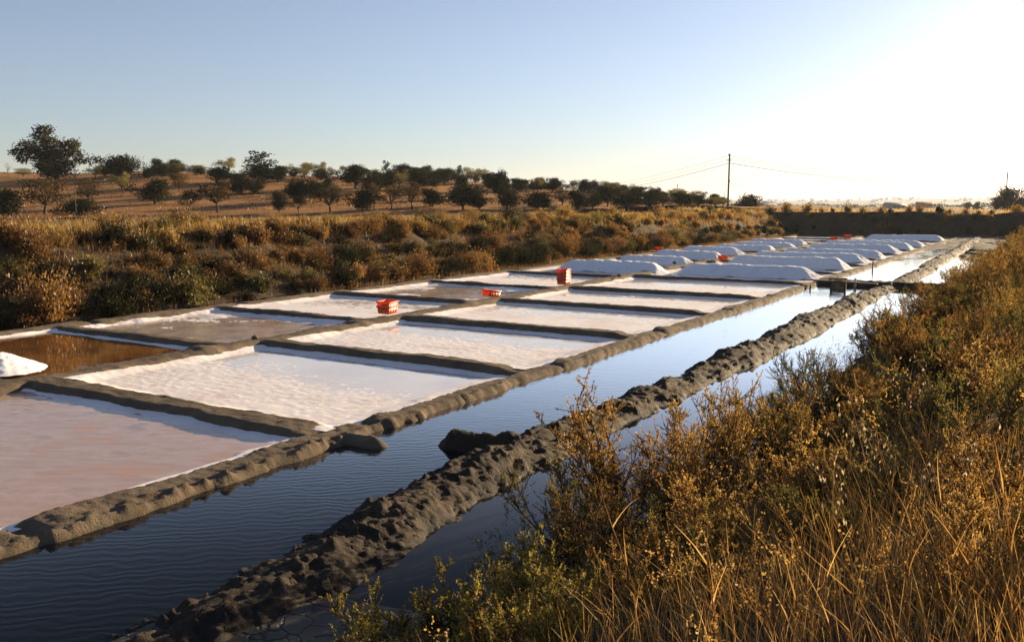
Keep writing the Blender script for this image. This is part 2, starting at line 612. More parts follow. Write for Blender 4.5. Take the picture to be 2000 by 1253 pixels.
def ridge_h(S, T):
    w1 = 0.10 * fbm(S * 0.9, T * 0.9, 21, 3) + 0.05 * fbm(S * 4.5, T * 4.5, 23, 2)
    hmax = 0.165 + 0.05 * fbm(S * 0.7, T * 0.7, 22, 3)

    def prof(d, w, side):
        return 1 - sstep(w - side, w + side, d + w1)

    best = np.zeros_like(S)
    tl, tc, tr = tL(S), tC(S), tR(S)
    best = np.maximum(best, prof(np.abs(T - tl), 0.36, 0.18))
    near = 1 - sstep(7, 13, S)
    best = np.maximum(best, prof(np.abs(T - tc), 0.36, 0.15))
    best = np.maximum(best, prof(np.abs(T - tr), 0.27 + 0.10 * near, 0.11))
    for k, s0 in enumerate(S_RIGHT):
        wig = 0.12 * noise2(T * 0.45, s0, 31) + 0.012 * (T + 9)
        d = np.abs(S - s0 - wig)
        # the bed widens where it meets the long ridges
        fl = 0.12 * np.exp(-np.abs(T - tr)) + 0.10 * np.exp(-np.abs(T - tc))
        inside = sstep(-0.3, 0.1, T - tc) * (1 - sstep(-0.1, 0.3, T - tr))
        best = np.maximum(best, prof(d, 0.30 + fl + 0.06 * (s0 < 12), 0.17) * inside)
    for k, s0 in enumerate(S_LEFT):
        wig = 0.12 * noise2(T * 0.45, s0, 32)
        d = np.abs(S - s0 - wig)
        inside = sstep(-0.3, 0.1, T - tl) * (1 - sstep(-0.1, 0.3, T - tc))
        best = np.maximum(best, prof(d, 0.30, 0.17) * inside)
    low = 1 - 0.36 * sstep(-0.75, -0.35, T - tr)
    h = -0.14 + (hmax * low + 0.14) * best
    # sluice notches through the canal ridge just beyond every cross ridge, with a lump of mud beside each
    for s0 in S_RIGHT:
        a = s0 + 0.95 + 0.25 * math.sin(s0 * 3.1)
        g = np.exp(-((S - a) / 0.10) ** 2) * np.exp(-((T - tr) / 0.7) ** 2)
        h = h - 0.05 * g
        g2 = np.exp(-((S - a - 0.42) / 0.24) ** 2 - ((T - tr + 0.12) / 0.35) ** 2)
        h = h + 0.045 * g2
    for s0 in S_LEFT:
        a = s0 + 0.9
        h = h - 0.09 * np.exp(-((S - a) / 0.14) ** 2) * np.exp(-((T - tl) / 0.7) ** 2)
        a2 = s0 - 0.75
        h = h + 0.08 * np.exp(-((S - a2) / 0.25) ** 2 - ((T - tc) / 0.4) ** 2)
    # mud tongue that runs out into the canal
    tong = np.exp(-((S - 9.45 - 0.05 * (T + 8.4)) / 0.30) ** 2) * sstep(-7.55, -8.35, T) * (T > -8.9)
    h = np.maximum(h, -0.35 + 0.50 * tong)
    # ragged clods on the canal edge
    edge = np.exp(-((T - tr - 0.26) / 0.12) ** 2) + 0.7 * np.exp(-((T - tl + 0.5) / 0.2) ** 2)
    h = h + edge * 0.13 * np.maximum(-0.12, fbm(S * 7, T * 9, 41, 3, 0.6))
    h = h + 0.016 * fbm(S * 1.4, T * 2.4, 44, 3) + 0.014 * fbm(S * 6, T * 6, 42, 4, 0.7) + 0.020 * fbm(S * 19, T * 19, 43, 2)
    return h


ss = steps(1.5, 99.4, 0.0042, 0.035, 0.25)
tt = np.concatenate([np.arange(-24.7, -17.95, 0.09), np.arange(-17.95, -15.9, 0.07), np.arange(-15.9, -9.8, 0.10), np.arange(-9.8, -7.3, 0.045)])
me = st_grid('earth_ridges', ss, tt, ridge_h, M['ridge'], keep=lambda S, T, Z: Z > -0.13)
obj('earth_ridges', me, label='low grey-brown mud ridges that wall the salt pans into two rows', kind='structure')

# ------------------------------------------------------------------ salt pans: crust floor + brine sheet
SHELF = 0.55


def pan(col, k, style, label):
    lines = S_RIGHT if col == 'R' else S_LEFT
    s0, s1 = lines[k], lines[k + 1]
    tm = (lambda s: tC(s)) if col == 'R' else (lambda s: tL(s))
    tM = (lambda s: tR(s)) if col == 'R' else (lambda s: tC(s))
    step = 0.042 if s0 < 16 else (0.09 if s0 < 33 else 0.2)
    ns, nt = max(8, int((s1 - s0) / step)), max(8, int(8.0 / step))
    U, W = np.meshgrid(np.linspace(0, 1, ns), np.linspace(0, 1, nt), indexing='ij')
    S = s0 + (s1 - s0) * U
    t0, t1 = tm(S), tM(S) - (0.13 if col == 'R' else 0)
    T = t0 + (t1 - t0) * W
    # distance to each of the four ridges
    es0, es1 = S - s0, s1 - S
    et0, et1 = T - t0, t1 - T
    wob = 0.16 * fbm(S * 1.1, T * 1.1, 51 + k, 3)
    shelf = 0.055 * (1 - sstep(0.25, style.get('shelf', 0.95), es1 + wob)) ** 1.2
    for e, hi in ((es0, .10), (et0, .10), (et1, (.07 if k == 0 else .05) if col == 'R' else .10)):
        shelf = np.maximum(shelf, hi * (1 - sstep(0.2, style.get('rim', 0.65), e + wob)))
    tilt = style.get('tilt', 0.0)
    tl2 = style.get('tilt_t', 0.0)
    Z = 0.0 + shelf - tilt * (S - (s0 + s1) / 2) - tl2 * (T - (t0 + t1) / 2)
    if 'bowl' in style:
        c = style['bowl']
        Z = Z - c[2] * np.exp(-(((U - c[0]) / 0.28) ** 2 + ((W - c[1]) / 0.27) ** 2))
    amp = style.get('rough', 0.012)
    Z = Z + amp * 0.36 * fbm(S * 13, T * 6.5, 61 + k, 2, 0.8) + amp * style.get('patch', 0.25) * fbm(S * 1.2, T * 0.7, 62 + k, 3) + 0.006 * fbm(S * 20, T * 20, 63, 1)
    X, Y = xy(S, T)
    V = np.stack([X, Y, Z], -1).reshape(-1, 3)
    me = mesh_from('salt_pan', V, grid_faces(ns, nt), M[style.get('salt', 'salt')], smooth=True)
    o = obj('salt_pan', me, label=label, kind='structure', group='salt pans between the ridges')
    if 'brine' in style:
        lvl = style.get('level', 0.0)
        u, w = np.meshgrid(np.linspace(0.03, 0.98, 12), np.linspace(0.03, 0.965, 12), indexing='ij')
        s = s0 + (s1 - s0) * u
        a, b = tm(s), tM(s)
        t = a + (b - a) * w
        x, y = xy(s, t)
        V = np.stack([x, y, np.full_like(x, lvl)], -1).reshape(-1, 3)
        obj('brine', mesh_from('brine', V, grid_faces(12, 12), M[style['brine']]), parent=o)
    return o


pan('R', 0, dict(brine='pink', level=0.03, rough=0.006, shelf=1.15, rim=0.5), 'nearest salt pan, filled with pinkish grey brine inside a white salt rim')
pan('R', 1, dict(brine='film', level=-0.001, tilt=0.007, tilt_t=0.0015, rough=0.022), 'salt pan of white crust whose back half mirrors the pale sky, beside the mud tongue')
pan('R', 2, dict(brine='film', level=-0.004, tilt=0.007, rough=0.024), 'second white salt pan along the canal with a faint red crate reflection and a wet back edge')
pan('R', 3, dict(brine='film', level=-0.004, tilt=0.004, rough=0.022), 'dry white salt pan along the canal, third beyond the pink brine pan')
pan('R', 4, dict(brine='film', level=-0.004, tilt=0.004, rough=0.022), 'dry white salt pan along the canal, fourth beyond the pink brine pan')
pan('R', 5, dict(brine='film', level=-0.002, tilt=0.004, rough=0.022), 'narrow-looking white salt pan just in front of the first long salt heap by the canal')
for k in range(6, len(S_RIGHT) - 1):
    pan('R', k, dict(salt='salt_grey', brine='film', level=0.0, rough=0.02), 'far salt pan of the canal row, holding or facing one of the long white heaps')
pan('L', 0, dict(salt='salt_grey', brine='pink', level=0.04), 'salt pan beside the pink brine pan, cut by the left edge of the picture')
pan('L', 1, dict(brine='amber', level=0.035, rough=0.008, shelf=1.0, rim=0.5), 'salt pan filled with dark amber brine, with the small conical salt heap at its corner')
pan('L', 2, dict(brine='brown', level=0.0, bowl=(0.45, 0.66, 0.055), patch=1.1, rough=0.04, tilt=-0.002), 'white salt pan with a patchy brown puddle in its middle, next beyond the amber pan')
pan('L', 3, dict(brine='film', level=-0.004, tilt=0.003, rough=0.022), 'dry white salt pan of the bank-side row, with two stacked orange crates at its corner')
pan('L', 4, dict(brine='brown', level=0.0, bowl=(0.5, 0.62, 0.06), patch=1.1, rough=0.04), 'salt pan of the bank-side row with brown wet crust, behind the single orange crate')
pan('L', 5, dict(brine='film', level=-0.004, tilt=0.003, rough=0.022), 'white salt pan of the bank-side row, beside the stack of four orange crates')
for k in range(6, len(S_LEFT) - 1):
    pan('L', k, dict(salt='salt_grey', brine='film', level=0.0, rough=0.02), 'far salt pan of the bank-side row, holding or facing one of the long white heaps')


# ------------------------------------------------------------------ dyke between the canal and the side ditch
def dyke_h(S, T):
    c = -6.2 + 0.16 * noise2(S * 0.33, 4.4, 71) + 0.25 * noise2(S * 0.12, 1.4, 72) - 0.012 * np.maximum(0, S - 30) + 0.1 * sstep(10, 4, S) * 2
    c = c + 0.35 * sstep(30, 44, S) * (1 - sstep(60, 90, S))
    wl = 0.64 + 0.15 * sstep(7, 4.5, S) - 0.12 * sstep(14, 40, S) + 0.12 * noise2(S * 0.6, 8.8, 73) + 0.16 * fbm(S * 1.9, 3.3 + 0 * S, 69, 2)
    wr = 0.62 + 0.14 * sstep(9, 22, S) + 0.50 * sstep(8, 5, S) + 0.22 * noise2(S * 0.45, 2.8, 74) + 0.22 * fbm(S * 1.7, 8.3 + 0 * S, 68, 3)
    d = np.where(T < c, (c - T) / wl, (T - c) / wr)
    hh = 0.23 + 0.13 * noise2(S * 0.5, 6.1, 75) - 0.10 * sstep(8, 3.5, S) - 0.05 * sstep(12, 30, S)
    base = (hh + 0.35) * np.clip(1 - d ** 1.7 * 0.62, 0, 1) - 0.35
    # stub of an old cross wall: a rounded tongue that runs out to the left
    tong = np.exp(-((S - 10.2 - 0.15 * (T + 7)) / 0.42) ** 2) * sstep(-8.0, -7.2, T) * (T < -6.0)
    base = np.maximum(base, -0.35 + 0.58 * tong)
    rough = sstep(-0.3, 0.1, base)
    clod = np.abs(fbm(S * 3.2, T * 3.2, 76, 4, 0.6))
    f = base + rough * (0.13 * fbm(S * 1.1, T * 1.6, 79, 3, 0.5) + 0.06 * fbm(S * 2.2, T * 3.4, 77, 3, 0.5) + 0.10 * np.maximum(0, fbm(S * 5, T * 6, 80, 4, 0.7)) + 0.030 * fbm(S * 24, T * 24, 78, 3, 0.75))
    # ends of the ditch silt up towards the camera
    return f


ss = steps(2.2, 112, 0.0032, 0.026, 0.3)
tt = np.arange(-8.2, -4.0, 0.035)
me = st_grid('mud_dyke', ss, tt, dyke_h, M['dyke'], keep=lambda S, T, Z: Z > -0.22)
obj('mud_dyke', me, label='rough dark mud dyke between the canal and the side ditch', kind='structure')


# cross dam that closes the canal
def dam_h(S, T):
    c = 40.2 + 0.06 * (T + 8) + 0.15 * noise2(T * 0.9, 2.0, 81)
    d = np.abs(S - c)
    h = -0.35 + (0.58 + 0.06 * noise2(T * 1.2, 0.3, 82)) * (1 - sstep(0.25, 0.75, d))
    return h + 0.06 * fbm(S * 5, T * 5, 83, 4, 0.6)


me = st_grid('earth_dam', np.arange(38.8, 41.8, 0.07), np.arange(-8.9, -3.3, 0.07), dam_h, M['dyke'], keep=lambda S, T, Z: Z > -0.25)
obj('earth_dam', me, label='low mud dam that crosses the canal where the long salt heaps begin', kind='structure')


def mud_h(S, T):
    return -0.04 + 0.16 * fbm(S * 0.35, T * 0.8, 86, 4) + 0.10 * sstep(66, 92, S)


me = st_grid('mud_flats', np.arange(58, 112, 0.4), np.arange(-9.2, -2.0, 0.25), mud_h, M['dyke'], keep=lambda S, T, Z: Z > -0.2)
obj('mud_flats', me, label='dark mud banks that break up the far end of the canal', kind='structure')

# ------------------------------------------------------------------ water
ss = np.linspace(-2, 112, 40)
tt = np.linspace(-8.98, -5.9, 4)
obj('canal_water', st_grid('canal_water', ss, tt, lambda S, T: S * 0 + WATER_Z, M['canal']), kind='structure',
    label='still canal between the salt pans and the mud dyke, dark blue near and white far off')
tt = np.linspace(-6.3, -2.6, 4)
obj('ditch_water', st_grid('ditch_water', ss, tt, lambda S, T: S * 0 + WATER_Z - 0.004, M['ditch']), kind='structure',
    label='narrow side ditch between the mud dyke and the shrubs')
tt = np.linspace(-25.6, -23.9, 3)
obj('bank_ditch_water', st_grid('bank_ditch_water', np.linspace(0, 99, 20), tt, lambda S, T: S * 0 + 0.01, M['ditch']), kind='structure',
    label='thin dark ditch along the foot of the shrubby bank')


# cracked wet mud where the side ditch runs dry towards the camera
def crack_mat():
    m, n, l = new_mat('cracked_mud')
    g = n.new('ShaderNodeNewGeometry').outputs['Position']
    v = n.new('ShaderNodeTexVoronoi')
    v.feature = 'DISTANCE_TO_EDGE'
    v.inputs['Scale'].default_value = 4.0
    nz = n.new('ShaderNodeTexNoise')
    nz.inputs['Scale'].default_value = 3.0
    nz.inputs['Detail'].default_value = 4
    l.new(g, nz.inputs['Vector'])
    va = n.new('ShaderNodeVectorMath')
    va.operation = 'MULTIPLY_ADD'
    l.new(nz.outputs['Color'], va.inputs[0])
    va.inputs[1].default_value = (0.35, 0.35, 0.0)
    l.new(g, va.inputs[2])
    l.new(va.outputs[0], v.inputs['Vector'])
    r = n.new('ShaderNodeMapRange')
    r.inputs[1].default_value = 0.0
    r.inputs[2].default_value = 0.06
    l.new(v.outputs['Distance'], r.inputs[0])
    c = ramp(n, l, noise_node(n, l, 2.0, 5), [(0.3, (0.022, 0.018, 0.014)), (0.7, (0.05, 0.042, 0.034))])
    c = mix_col(n, l, r.outputs[0], (0.008, 0.007, 0.006), c)
    b = bump(n, l, r.outputs[0], 0.8, 0.02, bump(n, l, noise_node(n, l, 30, 4), 0.4, 0.006))
    out(n, l, principled(n, l, c, 0.6, 0.3, b).outputs[0])
    return m


M['crack'] = crack_mat()
me = st_grid('cracked_mud', np.arange(1.5, 7.4, 0.1), np.arange(-6.2, -3.0, 0.1),
             lambda S, T: 0.035 - 0.10 * sstep(5.0, 6.6, S + 0.6 * fbm(S, T, 91, 3)) + 0.015 * fbm(S * 2, T * 2, 92, 3), M['crack'])
obj('cracked_mud', me, label='cracked wet mud bed at the near end of the side ditch', kind='structure')


# ------------------------------------------------------------------ banks
def right_bank_h(S, T):
    sh = -4.55 + 0.35 * noise2(S * 0.3, 7.7, 101) + 0.012 * np.clip(S, 0, 60)
    u = np.clip((T - sh) / (0.2 - sh), 0, 1)
    h = -0.25 + 2.05 * (0.25 * u + 0.75 * sstep(0, 1, u)) + 0.12 * fbm(S * 0.5, T * 0.5, 102, 4)
    return h + 0.05 * fbm(S * 3, T * 3, 103, 4) * sstep(0, 0.1, u)


ss = np.concatenate([np.arange(-8, 2, 0.5), steps(2, 112, 0.012, 0.06, 0.9)])
tt = np.concatenate([np.arange(-5.4, 1, 0.08), np.arange(1, 30, 0.8)])
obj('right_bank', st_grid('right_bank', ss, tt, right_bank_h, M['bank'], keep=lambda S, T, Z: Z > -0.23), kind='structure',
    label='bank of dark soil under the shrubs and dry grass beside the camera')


def left_bank_h(S, T):
    foot = -25.2 - 0.022 * np.clip(S - 12, 0, 90) + 0.5 * noise2(S * 0.16, 3.3, 111) + 0.3 * noise2(S * 0.6, 1.3, 112)
    u = np.clip((foot - T) / 5.0, 0, 1)
    h = -0.08 + 2.45 * (0.35 * u + 0.65 * sstep(0, 1, u))
    h = h - 0.25 * sstep(0, 30, foot - 6 - T)
    return h + sstep(0.0, 0.2, u) * (0.30 * fbm(S * 0.5, T * 0.5, 113, 4) + 0.12 * np.abs(fbm(S * 1.8, T * 1.8, 114, 4, 0.6)) * (u < 0.999))


ss = steps(-6, 116, 0.006, 0.14, 0.5)
tt = np.concatenate([np.arange(-24.2, -33, -0.14), np.arange(-33, -90, -1.2)])[::-1]
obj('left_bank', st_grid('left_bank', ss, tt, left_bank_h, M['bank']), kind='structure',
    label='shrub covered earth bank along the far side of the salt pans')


def far_bank_h(S, T):
    u = np.clip((S - 110.6 - 0.8 * noise2(T * 0.15, 4, 121)) / 4.2, 0, 1)
    return -0.2 + 2.75 * sstep(0, 1, u) + (0.25 * fbm(S * 0.4, T * 0.4, 122, 4) + 0.45 * fbm(S * 0.02, T * 0.13, 123, 3)) * sstep(0, 0.3, u) - 0.9 * sstep(120, 140, S)


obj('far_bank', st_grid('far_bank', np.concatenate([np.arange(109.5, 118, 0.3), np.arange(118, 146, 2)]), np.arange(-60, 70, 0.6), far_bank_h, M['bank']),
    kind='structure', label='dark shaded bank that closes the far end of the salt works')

# ------------------------------------------------------------------ wide ground, hill, far hills
SKY_X = [-600, 0, 150, 300, 450, 600, 720, 850, 950, 1050, 1150, 1250, 1400, 1500, 3000]
SKY_Y = [338, 340, 343, 338, 340, 343, 346, 352, 357, 365, 375, 388, 399, 402, 402]
Y_FOOT, Y_TOP = 78.0, 165.0


def hill_h(X, Y):
    px = CXP + FPX * X / np.maximum(Y, 1) * math.cos(PITCH)
    zt = CAM_H + (HORIZON - np.interp(px, SKY_X, SKY_Y)) * Y_TOP / FPX
    u = np.clip((Y - Y_FOOT) / (Y_TOP - Y_FOOT), 0, 1)
    prof = 0.45 * u + 0.55 * sstep(0, 1, u)
    z = 1.75 + np.maximum(0, zt - 1.75) * prof
    z = z - np.maximum(0, Y - Y_TOP) * 0.04
    return z + 0.5 * fbm(X * 0.03, Y * 0.03, 131, 3) * u + 0.08 * fbm(X * 0.3, Y * 0.3, 132, 3)


yy = np.concatenate([np.arange(58, 170, 1.0), np.arange(170, 300, 6)])
rr = np.linspace(-0.95, 0.36, 240)
R, Yg = np.meshgrid(rr, yy, indexing='ij')
Xg = R * Yg
Zg = np.maximum(hill_h(Xg, Yg), 0.6)
V = np.stack([Xg, Yg, Zg], -1).reshape(-1, 3)
Sg, Tg = st_of(Xg, Yg)
FH = grid_faces(len(rr), len(yy))[:, ::-1]
FH = FH[((Tg < -48) | (Sg > 136)).ravel()[FH].all(axis=1)]
obj('hill', mesh_from('hill', V, FH, M['field'], smooth=True), kind='structure',
    label='low hillside of red-orange dry soil dotted with small trees')

ang = np.linspace(0, 2 * math.pi, 241)
rad = np.concatenate([[0.5], np.arange(20, 260, 4), np.geomspace(262, 7000, 36)])
A, Rr = np.meshgrid(ang, rad, indexing='ij')
Xg, Yg = Rr * np.sin(A), Rr * np.cos(A)
Sg, Tg = st_of(Xg, Yg)
inside = (Sg > -80) & (Sg < 136) & (Tg > -74) & (Tg < 30)
Zg = np.where(inside, -1.2, 1.3) + 0.3 * fbm(Xg * 0.01, Yg * 0.01, 141, 3) * (~inside)
V = np.stack([Xg, Yg, Zg], -1).reshape(-1, 3)
obj('ground', mesh_from('ground', V, grid_faces(len(ang), len(rad))[:, ::-1], M['plain'], smooth=True), kind='structure',
    label='wide flat plain of dry orange grass running to the horizon')

# far hills, a few kilometres off
az = np.linspace(math.radians(-50), math.radians(70), 260)
dd = np.geomspace(2300, 6600, 46)
A, D = np.meshgrid(az, dd, indexing='ij')
prof = sstep(2300, 4600, D) * (0.35 + 0.65 * sstep(3200, 7500, D))
hz = (40 + 30 * fbm(A * 7, D * 0.0006, 151, 4) + 10 * fbm(A * 40, D * 0.003, 152, 3)) * prof
V = np.stack([D * np.sin(A), D * np.cos(A), hz], -1).reshape(-1, 3)
obj('far_hills', mesh_from('far_hills', V, grid_faces(len(az), len(dd))[:, ::-1], M['far_hill'], smooth=True), kind='structure',
    label='pale hazy line of hills on the horizon')


def far_hill_z(x, y):
    a, d = math.atan2(x, y), math.hypot(x, y)
    p = float(sstep(2300, 4600, d) * (0.35 + 0.65 * sstep(3200, 7500, d)))
    A, D = np.array([a]), np.array([d])
    return float((40 + 30 * fbm(A * 7, D * 0.0006, 151, 4) + 10 * fbm(A * 40, D * 0.003, 152, 3))[0] * p)


mh = bpy.data.materials.new('haze')
mh.use_nodes = True
mh.node_tree.nodes.clear()
pv = mh.node_tree.nodes.new('ShaderNodeVolumePrincipled')
pv.inputs['Color'].default_value = (0.80, 0.88, 1.0, 1)
pv.inputs['Density'].default_value = 0.00010
pv.inputs['Anisotropy'].default_value = 0.2
mo = mh.node_tree.nodes.new('ShaderNodeOutputMaterial')
mh.node_tree.links.new(pv.outputs[0], mo.inputs['Volume'])
b_ = 7200.0
V = [(x, y, z) for z in (-4.0, 95.0) for x, y in ((-b_, -b_), (b_, -b_), (b_, b_), (-b_, b_))]
hz_ = obj('haze', mesh_from('haze', V, np.array([[0, 3, 2, 1], [4, 5, 6, 7], [0, 1, 5, 4], [1, 2, 6, 5], [2, 3, 7, 6], [3, 0, 4, 7]]), mh), kind='stuff',
          label='thin evening haze that pales the far hills')

# ------------------------------------------------------------------ salt heaps
def long_heap(s, t0, t1, h, w, seed, label):
    L = t1 - t0
    nt, nv = int(L / 0.055), 44
    U, W = np.meshgrid(np.linspace(0, L, nt), np.linspace(-w, w, nv), indexing='ij')
    crest = h + 0.04 * fbm(U * 0.9, U * 0 + seed, 161, 2) + 0.05 * np.abs(noise2(U * 1.9, U * 0 + seed + 3, 162)) * 2
    off = 0.10 * noise2(U * 0.8, U * 0 + seed, 163)
    v = W - off
    slope = (h + 0.12) / (w * 0.95)
    endl, endr = 0.70 + 0.12 * math.sin(seed * 5), 0.62 + 0.10 * math.cos(seed * 3)
    cap = np.minimum(U * endl, (L - U) * endr)
    a = -np.abs(v) * slope
    # rounded crest
    a = -slope * np.maximum(0, np.sqrt(v * v + 0.06 ** 2) - 0.17) - 0.03 * v * 0
    z1 = crest + a
    k = 0.05
    z = -k * np.log(np.exp(-z1 / k) + np.exp(-(cap - np.abs(v) * slope * 0.35) / k))
    z = z + (0.03 * fbm(U * 3.5, W * 3.5, 164 + seed, 3) + 0.022 * fbm(U * 13, W * 13, 165 + seed, 2)) * sstep(0, 0.2, z)
    z = np.maximum(z, -0.05)
    # built round its own base so the origin is on the ground
    X, Y = W * SV[0] + (U - L / 2) * TV[0], W * SV[1] + (U - L / 2) * TV[1]
    V = np.stack([X, Y, z], -1).reshape(-1, 3)
    K = z.ravel() > -0.04
    F = grid_faces(nt, nv)[:, ::-1]
    F = F[K[F].any(axis=1)]
    cx, cyy = xy(s, (t0 + t1) / 2)
    me = mesh_from('salt_heap', V, F, M['heap'], smooth=True)
    obj('salt_heap', me, loc=(float(cx), float(cyy), 0.02), label=label, cat='salt heap', group='long heaps of harvested salt')


HR = [(42.9, 'first in the canal-side row, right behind the dry pans'), (49.9, 'second in the canal-side row'), (56.6, 'third in the canal-side row'),
      (62.2, 'fourth in the canal-side row'), (69.3, 'fifth in the canal-side row'), (74.6, 'sixth in the canal-side row'),
      (80.8, 'seventh in the canal-side row'), (95.2, 'the farthest of all, alone by the dark far bank')]
HL = [(42.0, 'first in the bank-side row, behind the four-crate stack'), (48.9, 'second in the bank-side row'),
      (55.6, 'third in the bank-side row, orange crate at its right end'), (60.4, 'fourth in the bank-side row'),
      (66.0, 'fifth in the bank-side row'), (71.3, 'sixth in the bank-side row'), (76.6, 'last of the bank-side row')]
for i, (s, lab) in enumerate(HR):
    long_heap(s, -16.75 + 0.25 * math.sin(i * 2.3), -9.35 + 0.15 * math.cos(i), 0.52 + 0.06 * math.sin(i * 1.7), 0.98, i + 1, 'long white salt heap, ' + lab)
for i, (s, lab) in enumerate(HL):
    long_heap(s, -23.3 + 0.3 * math.sin(i * 1.9), -17.9 + 0.5 * math.cos(i * 1.3) + (0.6 if i == 0 else 0), 0.47 + 0.06 * math.cos(i * 2.1), 0.95, i + 21, 'long white salt heap, ' + lab)

# small conical heap at the left edge
q, a = np.meshgrid(np.linspace(0, 1, 40), np.linspace(0, 2 * math.pi, 73), indexing='ij')
rx = 0.85 * q
hz = 0.42 * (1 - np.sqrt(q * q + 0.02)) + 0.07
X, Y = rx * np.cos(a), rx * np.sin(a)
hz = hz + 0.03 * fbm(X * 4 + 9, Y * 4 + 9, 171, 3) + 0.025 * fbm(X * 14 + 9, Y * 14 + 9, 172, 2)
hz[:, -1] = hz[:, 0]
hx, hy = on_level(-30, 737, 0.05)
V = np.stack([X, Y, hz], -1).reshape(-1, 3)
obj('salt_heap', mesh_from('salt_cone', V, grid_faces(40, 73)[:, ::-1], M['heap'], smooth=True), loc=(hx, hy + 0.6, 0.02), cat='salt heap',
    label='small conical white salt heap at the corner of the amber brine pan', group='long heaps of harvested salt')

# ------------------------------------------------------------------ orange crates
CL, CW, CH = 0.66, 0.44, 0.25


def ring(x, y, z, r):
    """rounded rectangle"""
    P = []
    for cx, cy, a0 in ((x - r, y - r, 0), (-x + r, y - r, 90), (-x + r, -y + r, 180), (x - r, -y + r, 270)):
        for a in (0, 45, 90):
            th = math.radians(a0 + a)
            P.append((cx + r * math.cos(th), cy + r * math.sin(th), z))
    return np.array(P)


def shell(rings, close_bottom=True):
    n = 12
    V = np.concatenate(rings)
    Q = []
    for i in range(len(rings) - 1):
        for j in range(n):
            Q.append([i * n + j, i * n + (j + 1) % n, (i + 1) * n + (j + 1) % n, (i + 1) * n + j])
    return V, Q


def crate_parts():
    x0, y0, x1, y1 = CL * 0.43, CW * 0.42, CL * 0.49, CW * 0.49
    body = MB()
    V, Q = shell([ring(x0, y0, 0, .03), ring(x1, y1, CH - .02, .03), ring(x1 - .008, y1 - .008, CH - .02, .03), ring(x0 - .008, y0 - .008, .012, .03)])
    body.add(V, Q)
    for zz, flip in ((0.0, True), (0.012, False)):
        R = ring(x0 - (0.008 if zz else 0), y0 - (0.008 if zz else 0), zz, .03)
        c = np.vstack([R, [[0, 0, zz]]])
        T = [[j, (j + 1) % 12, 12] for j in range(12)]
        body.add(c, None, T)
    rim = MB()
    V, Q = shell([ring(x1, y1, CH - .045, .03), ring(x1 + .022, y1 + .022, CH - .045, .035), ring(x1 + .022, y1 + .022, CH, .035), ring(x1 - .006, y1 - .006, CH, .03),
                  ring(x1 - .006, y1 - .006, CH - .04, .03)])
    rim.add(V, Q)
    rib = MB()
    for k in (0.35,):
        xx, yy_ = x0 + (x1 - x0) * k, y0 + (y1 - y0) * k
        V, Q = shell([ring(xx, yy_, CH * k - .012, .03), ring(xx + .012, yy_ + .012, CH * k - .008, .03), ring(xx + .012, yy_ + .012, CH * k + .008, .03), ring(xx, yy_, CH * k + .012, .03)])
        rib.add(V, Q)
    ribs = []
    for sx in (-1, 1):
        for fx in (-0.25, 0, 0.25):
            m = MB()
            m.box((fx * CL, sx * (y0 + y1) / 2 + sx * 0.006, CH * 0.42), (0.016, 0.022, CH * 0.62))
            ribs.append(m)
    slot_shades = []
    for sx in (-1, 1):
        m = MB()
        m.box((sx * (x1 + 0.004), 0, CH - 0.08), (0.012, 0.13, 0.03))  # dark bar standing in for the shade inside the hand hole
        slot_shades.append(m)
    return body, rim, rib, ribs, slot_shades


b_, r_, hb_, rs_, hs_ = crate_parts()
ME_BODY, ME_RIM, ME_BAND = b_.mesh('crate_body', M['crate']), r_.mesh('crate_rim', M['crate']), hb_.mesh('crate_band', M['crate'])
ME_RIBS = [m.mesh('crate_rib', M['crate']) for m in rs_]
ME_SLOT = [m.mesh('crate_slot_shade', M['wood']) for m in hs_]


def crate(x, y, z, rz, label, group, rx=0.0, ry=0.0):
    e = empty('crate', (x, y, z), rz, label=label, cat='crate', group=group)
    e.rotation_euler = (rx, ry, rz)
    obj('body', ME_BODY, e)
    obj('rim', ME_RIM, e)
    obj('band', ME_BAND, e)
    for m in ME_RIBS:
        obj('rib', m, e)
    for m in ME_SLOT:
        obj('slot_shade', m, e)
    return e


RZ = math.pi / 2 - AZ
x, y = on_level(757, 611, 0.14)
for i in range(2):
    crate(x, y, 0.14 + 0.135 * i, 1.22, ['orange plastic crate at the bottom of the stack of two', 'orange plastic crate on top of the stack of two'][i], 'two stacked orange crates', 0.05, 0)
x, y = on_level(959, 579, 0.14)
crate(x, y, 0.14, 0.95, 'single orange plastic crate tilted on the middle ridge', 'orange crates', 0.04, 0.12)
x, y = on_level(1101, 555, 0.16)
for i in range(4):
    crate(x, y, 0.16 + 0.135 * i, 1.16 + 0.03 * i, 'orange plastic crate, %s of the stack of four' % ['lowest', 'second from the bottom', 'third from the bottom', 'topmost'][i], 'four stacked orange crates', 0.0, 0.03)
for px, py, z, lab in ((1412, 507, 0.2, 'small orange crate at the right end of the third bank-side heap'),
                       (1286, 489, 0.25, 'orange crate peeping out behind the third bank-side heap'),
                       (1629, 471, 0.2, 'far orange crate beyond the last bank-side heap, nearer of a pair'),
                       (1655, 466, 0.2, 'far orange crate beyond the last bank-side heap, farther of a pair')):
    x, y = on_level(px, py, z)
    c = crate(x, y, z, RZ + 0.7, lab, 'far orange crates')
    if px > 1600:
        c.scale = (1.0, 1.0, 1.6)

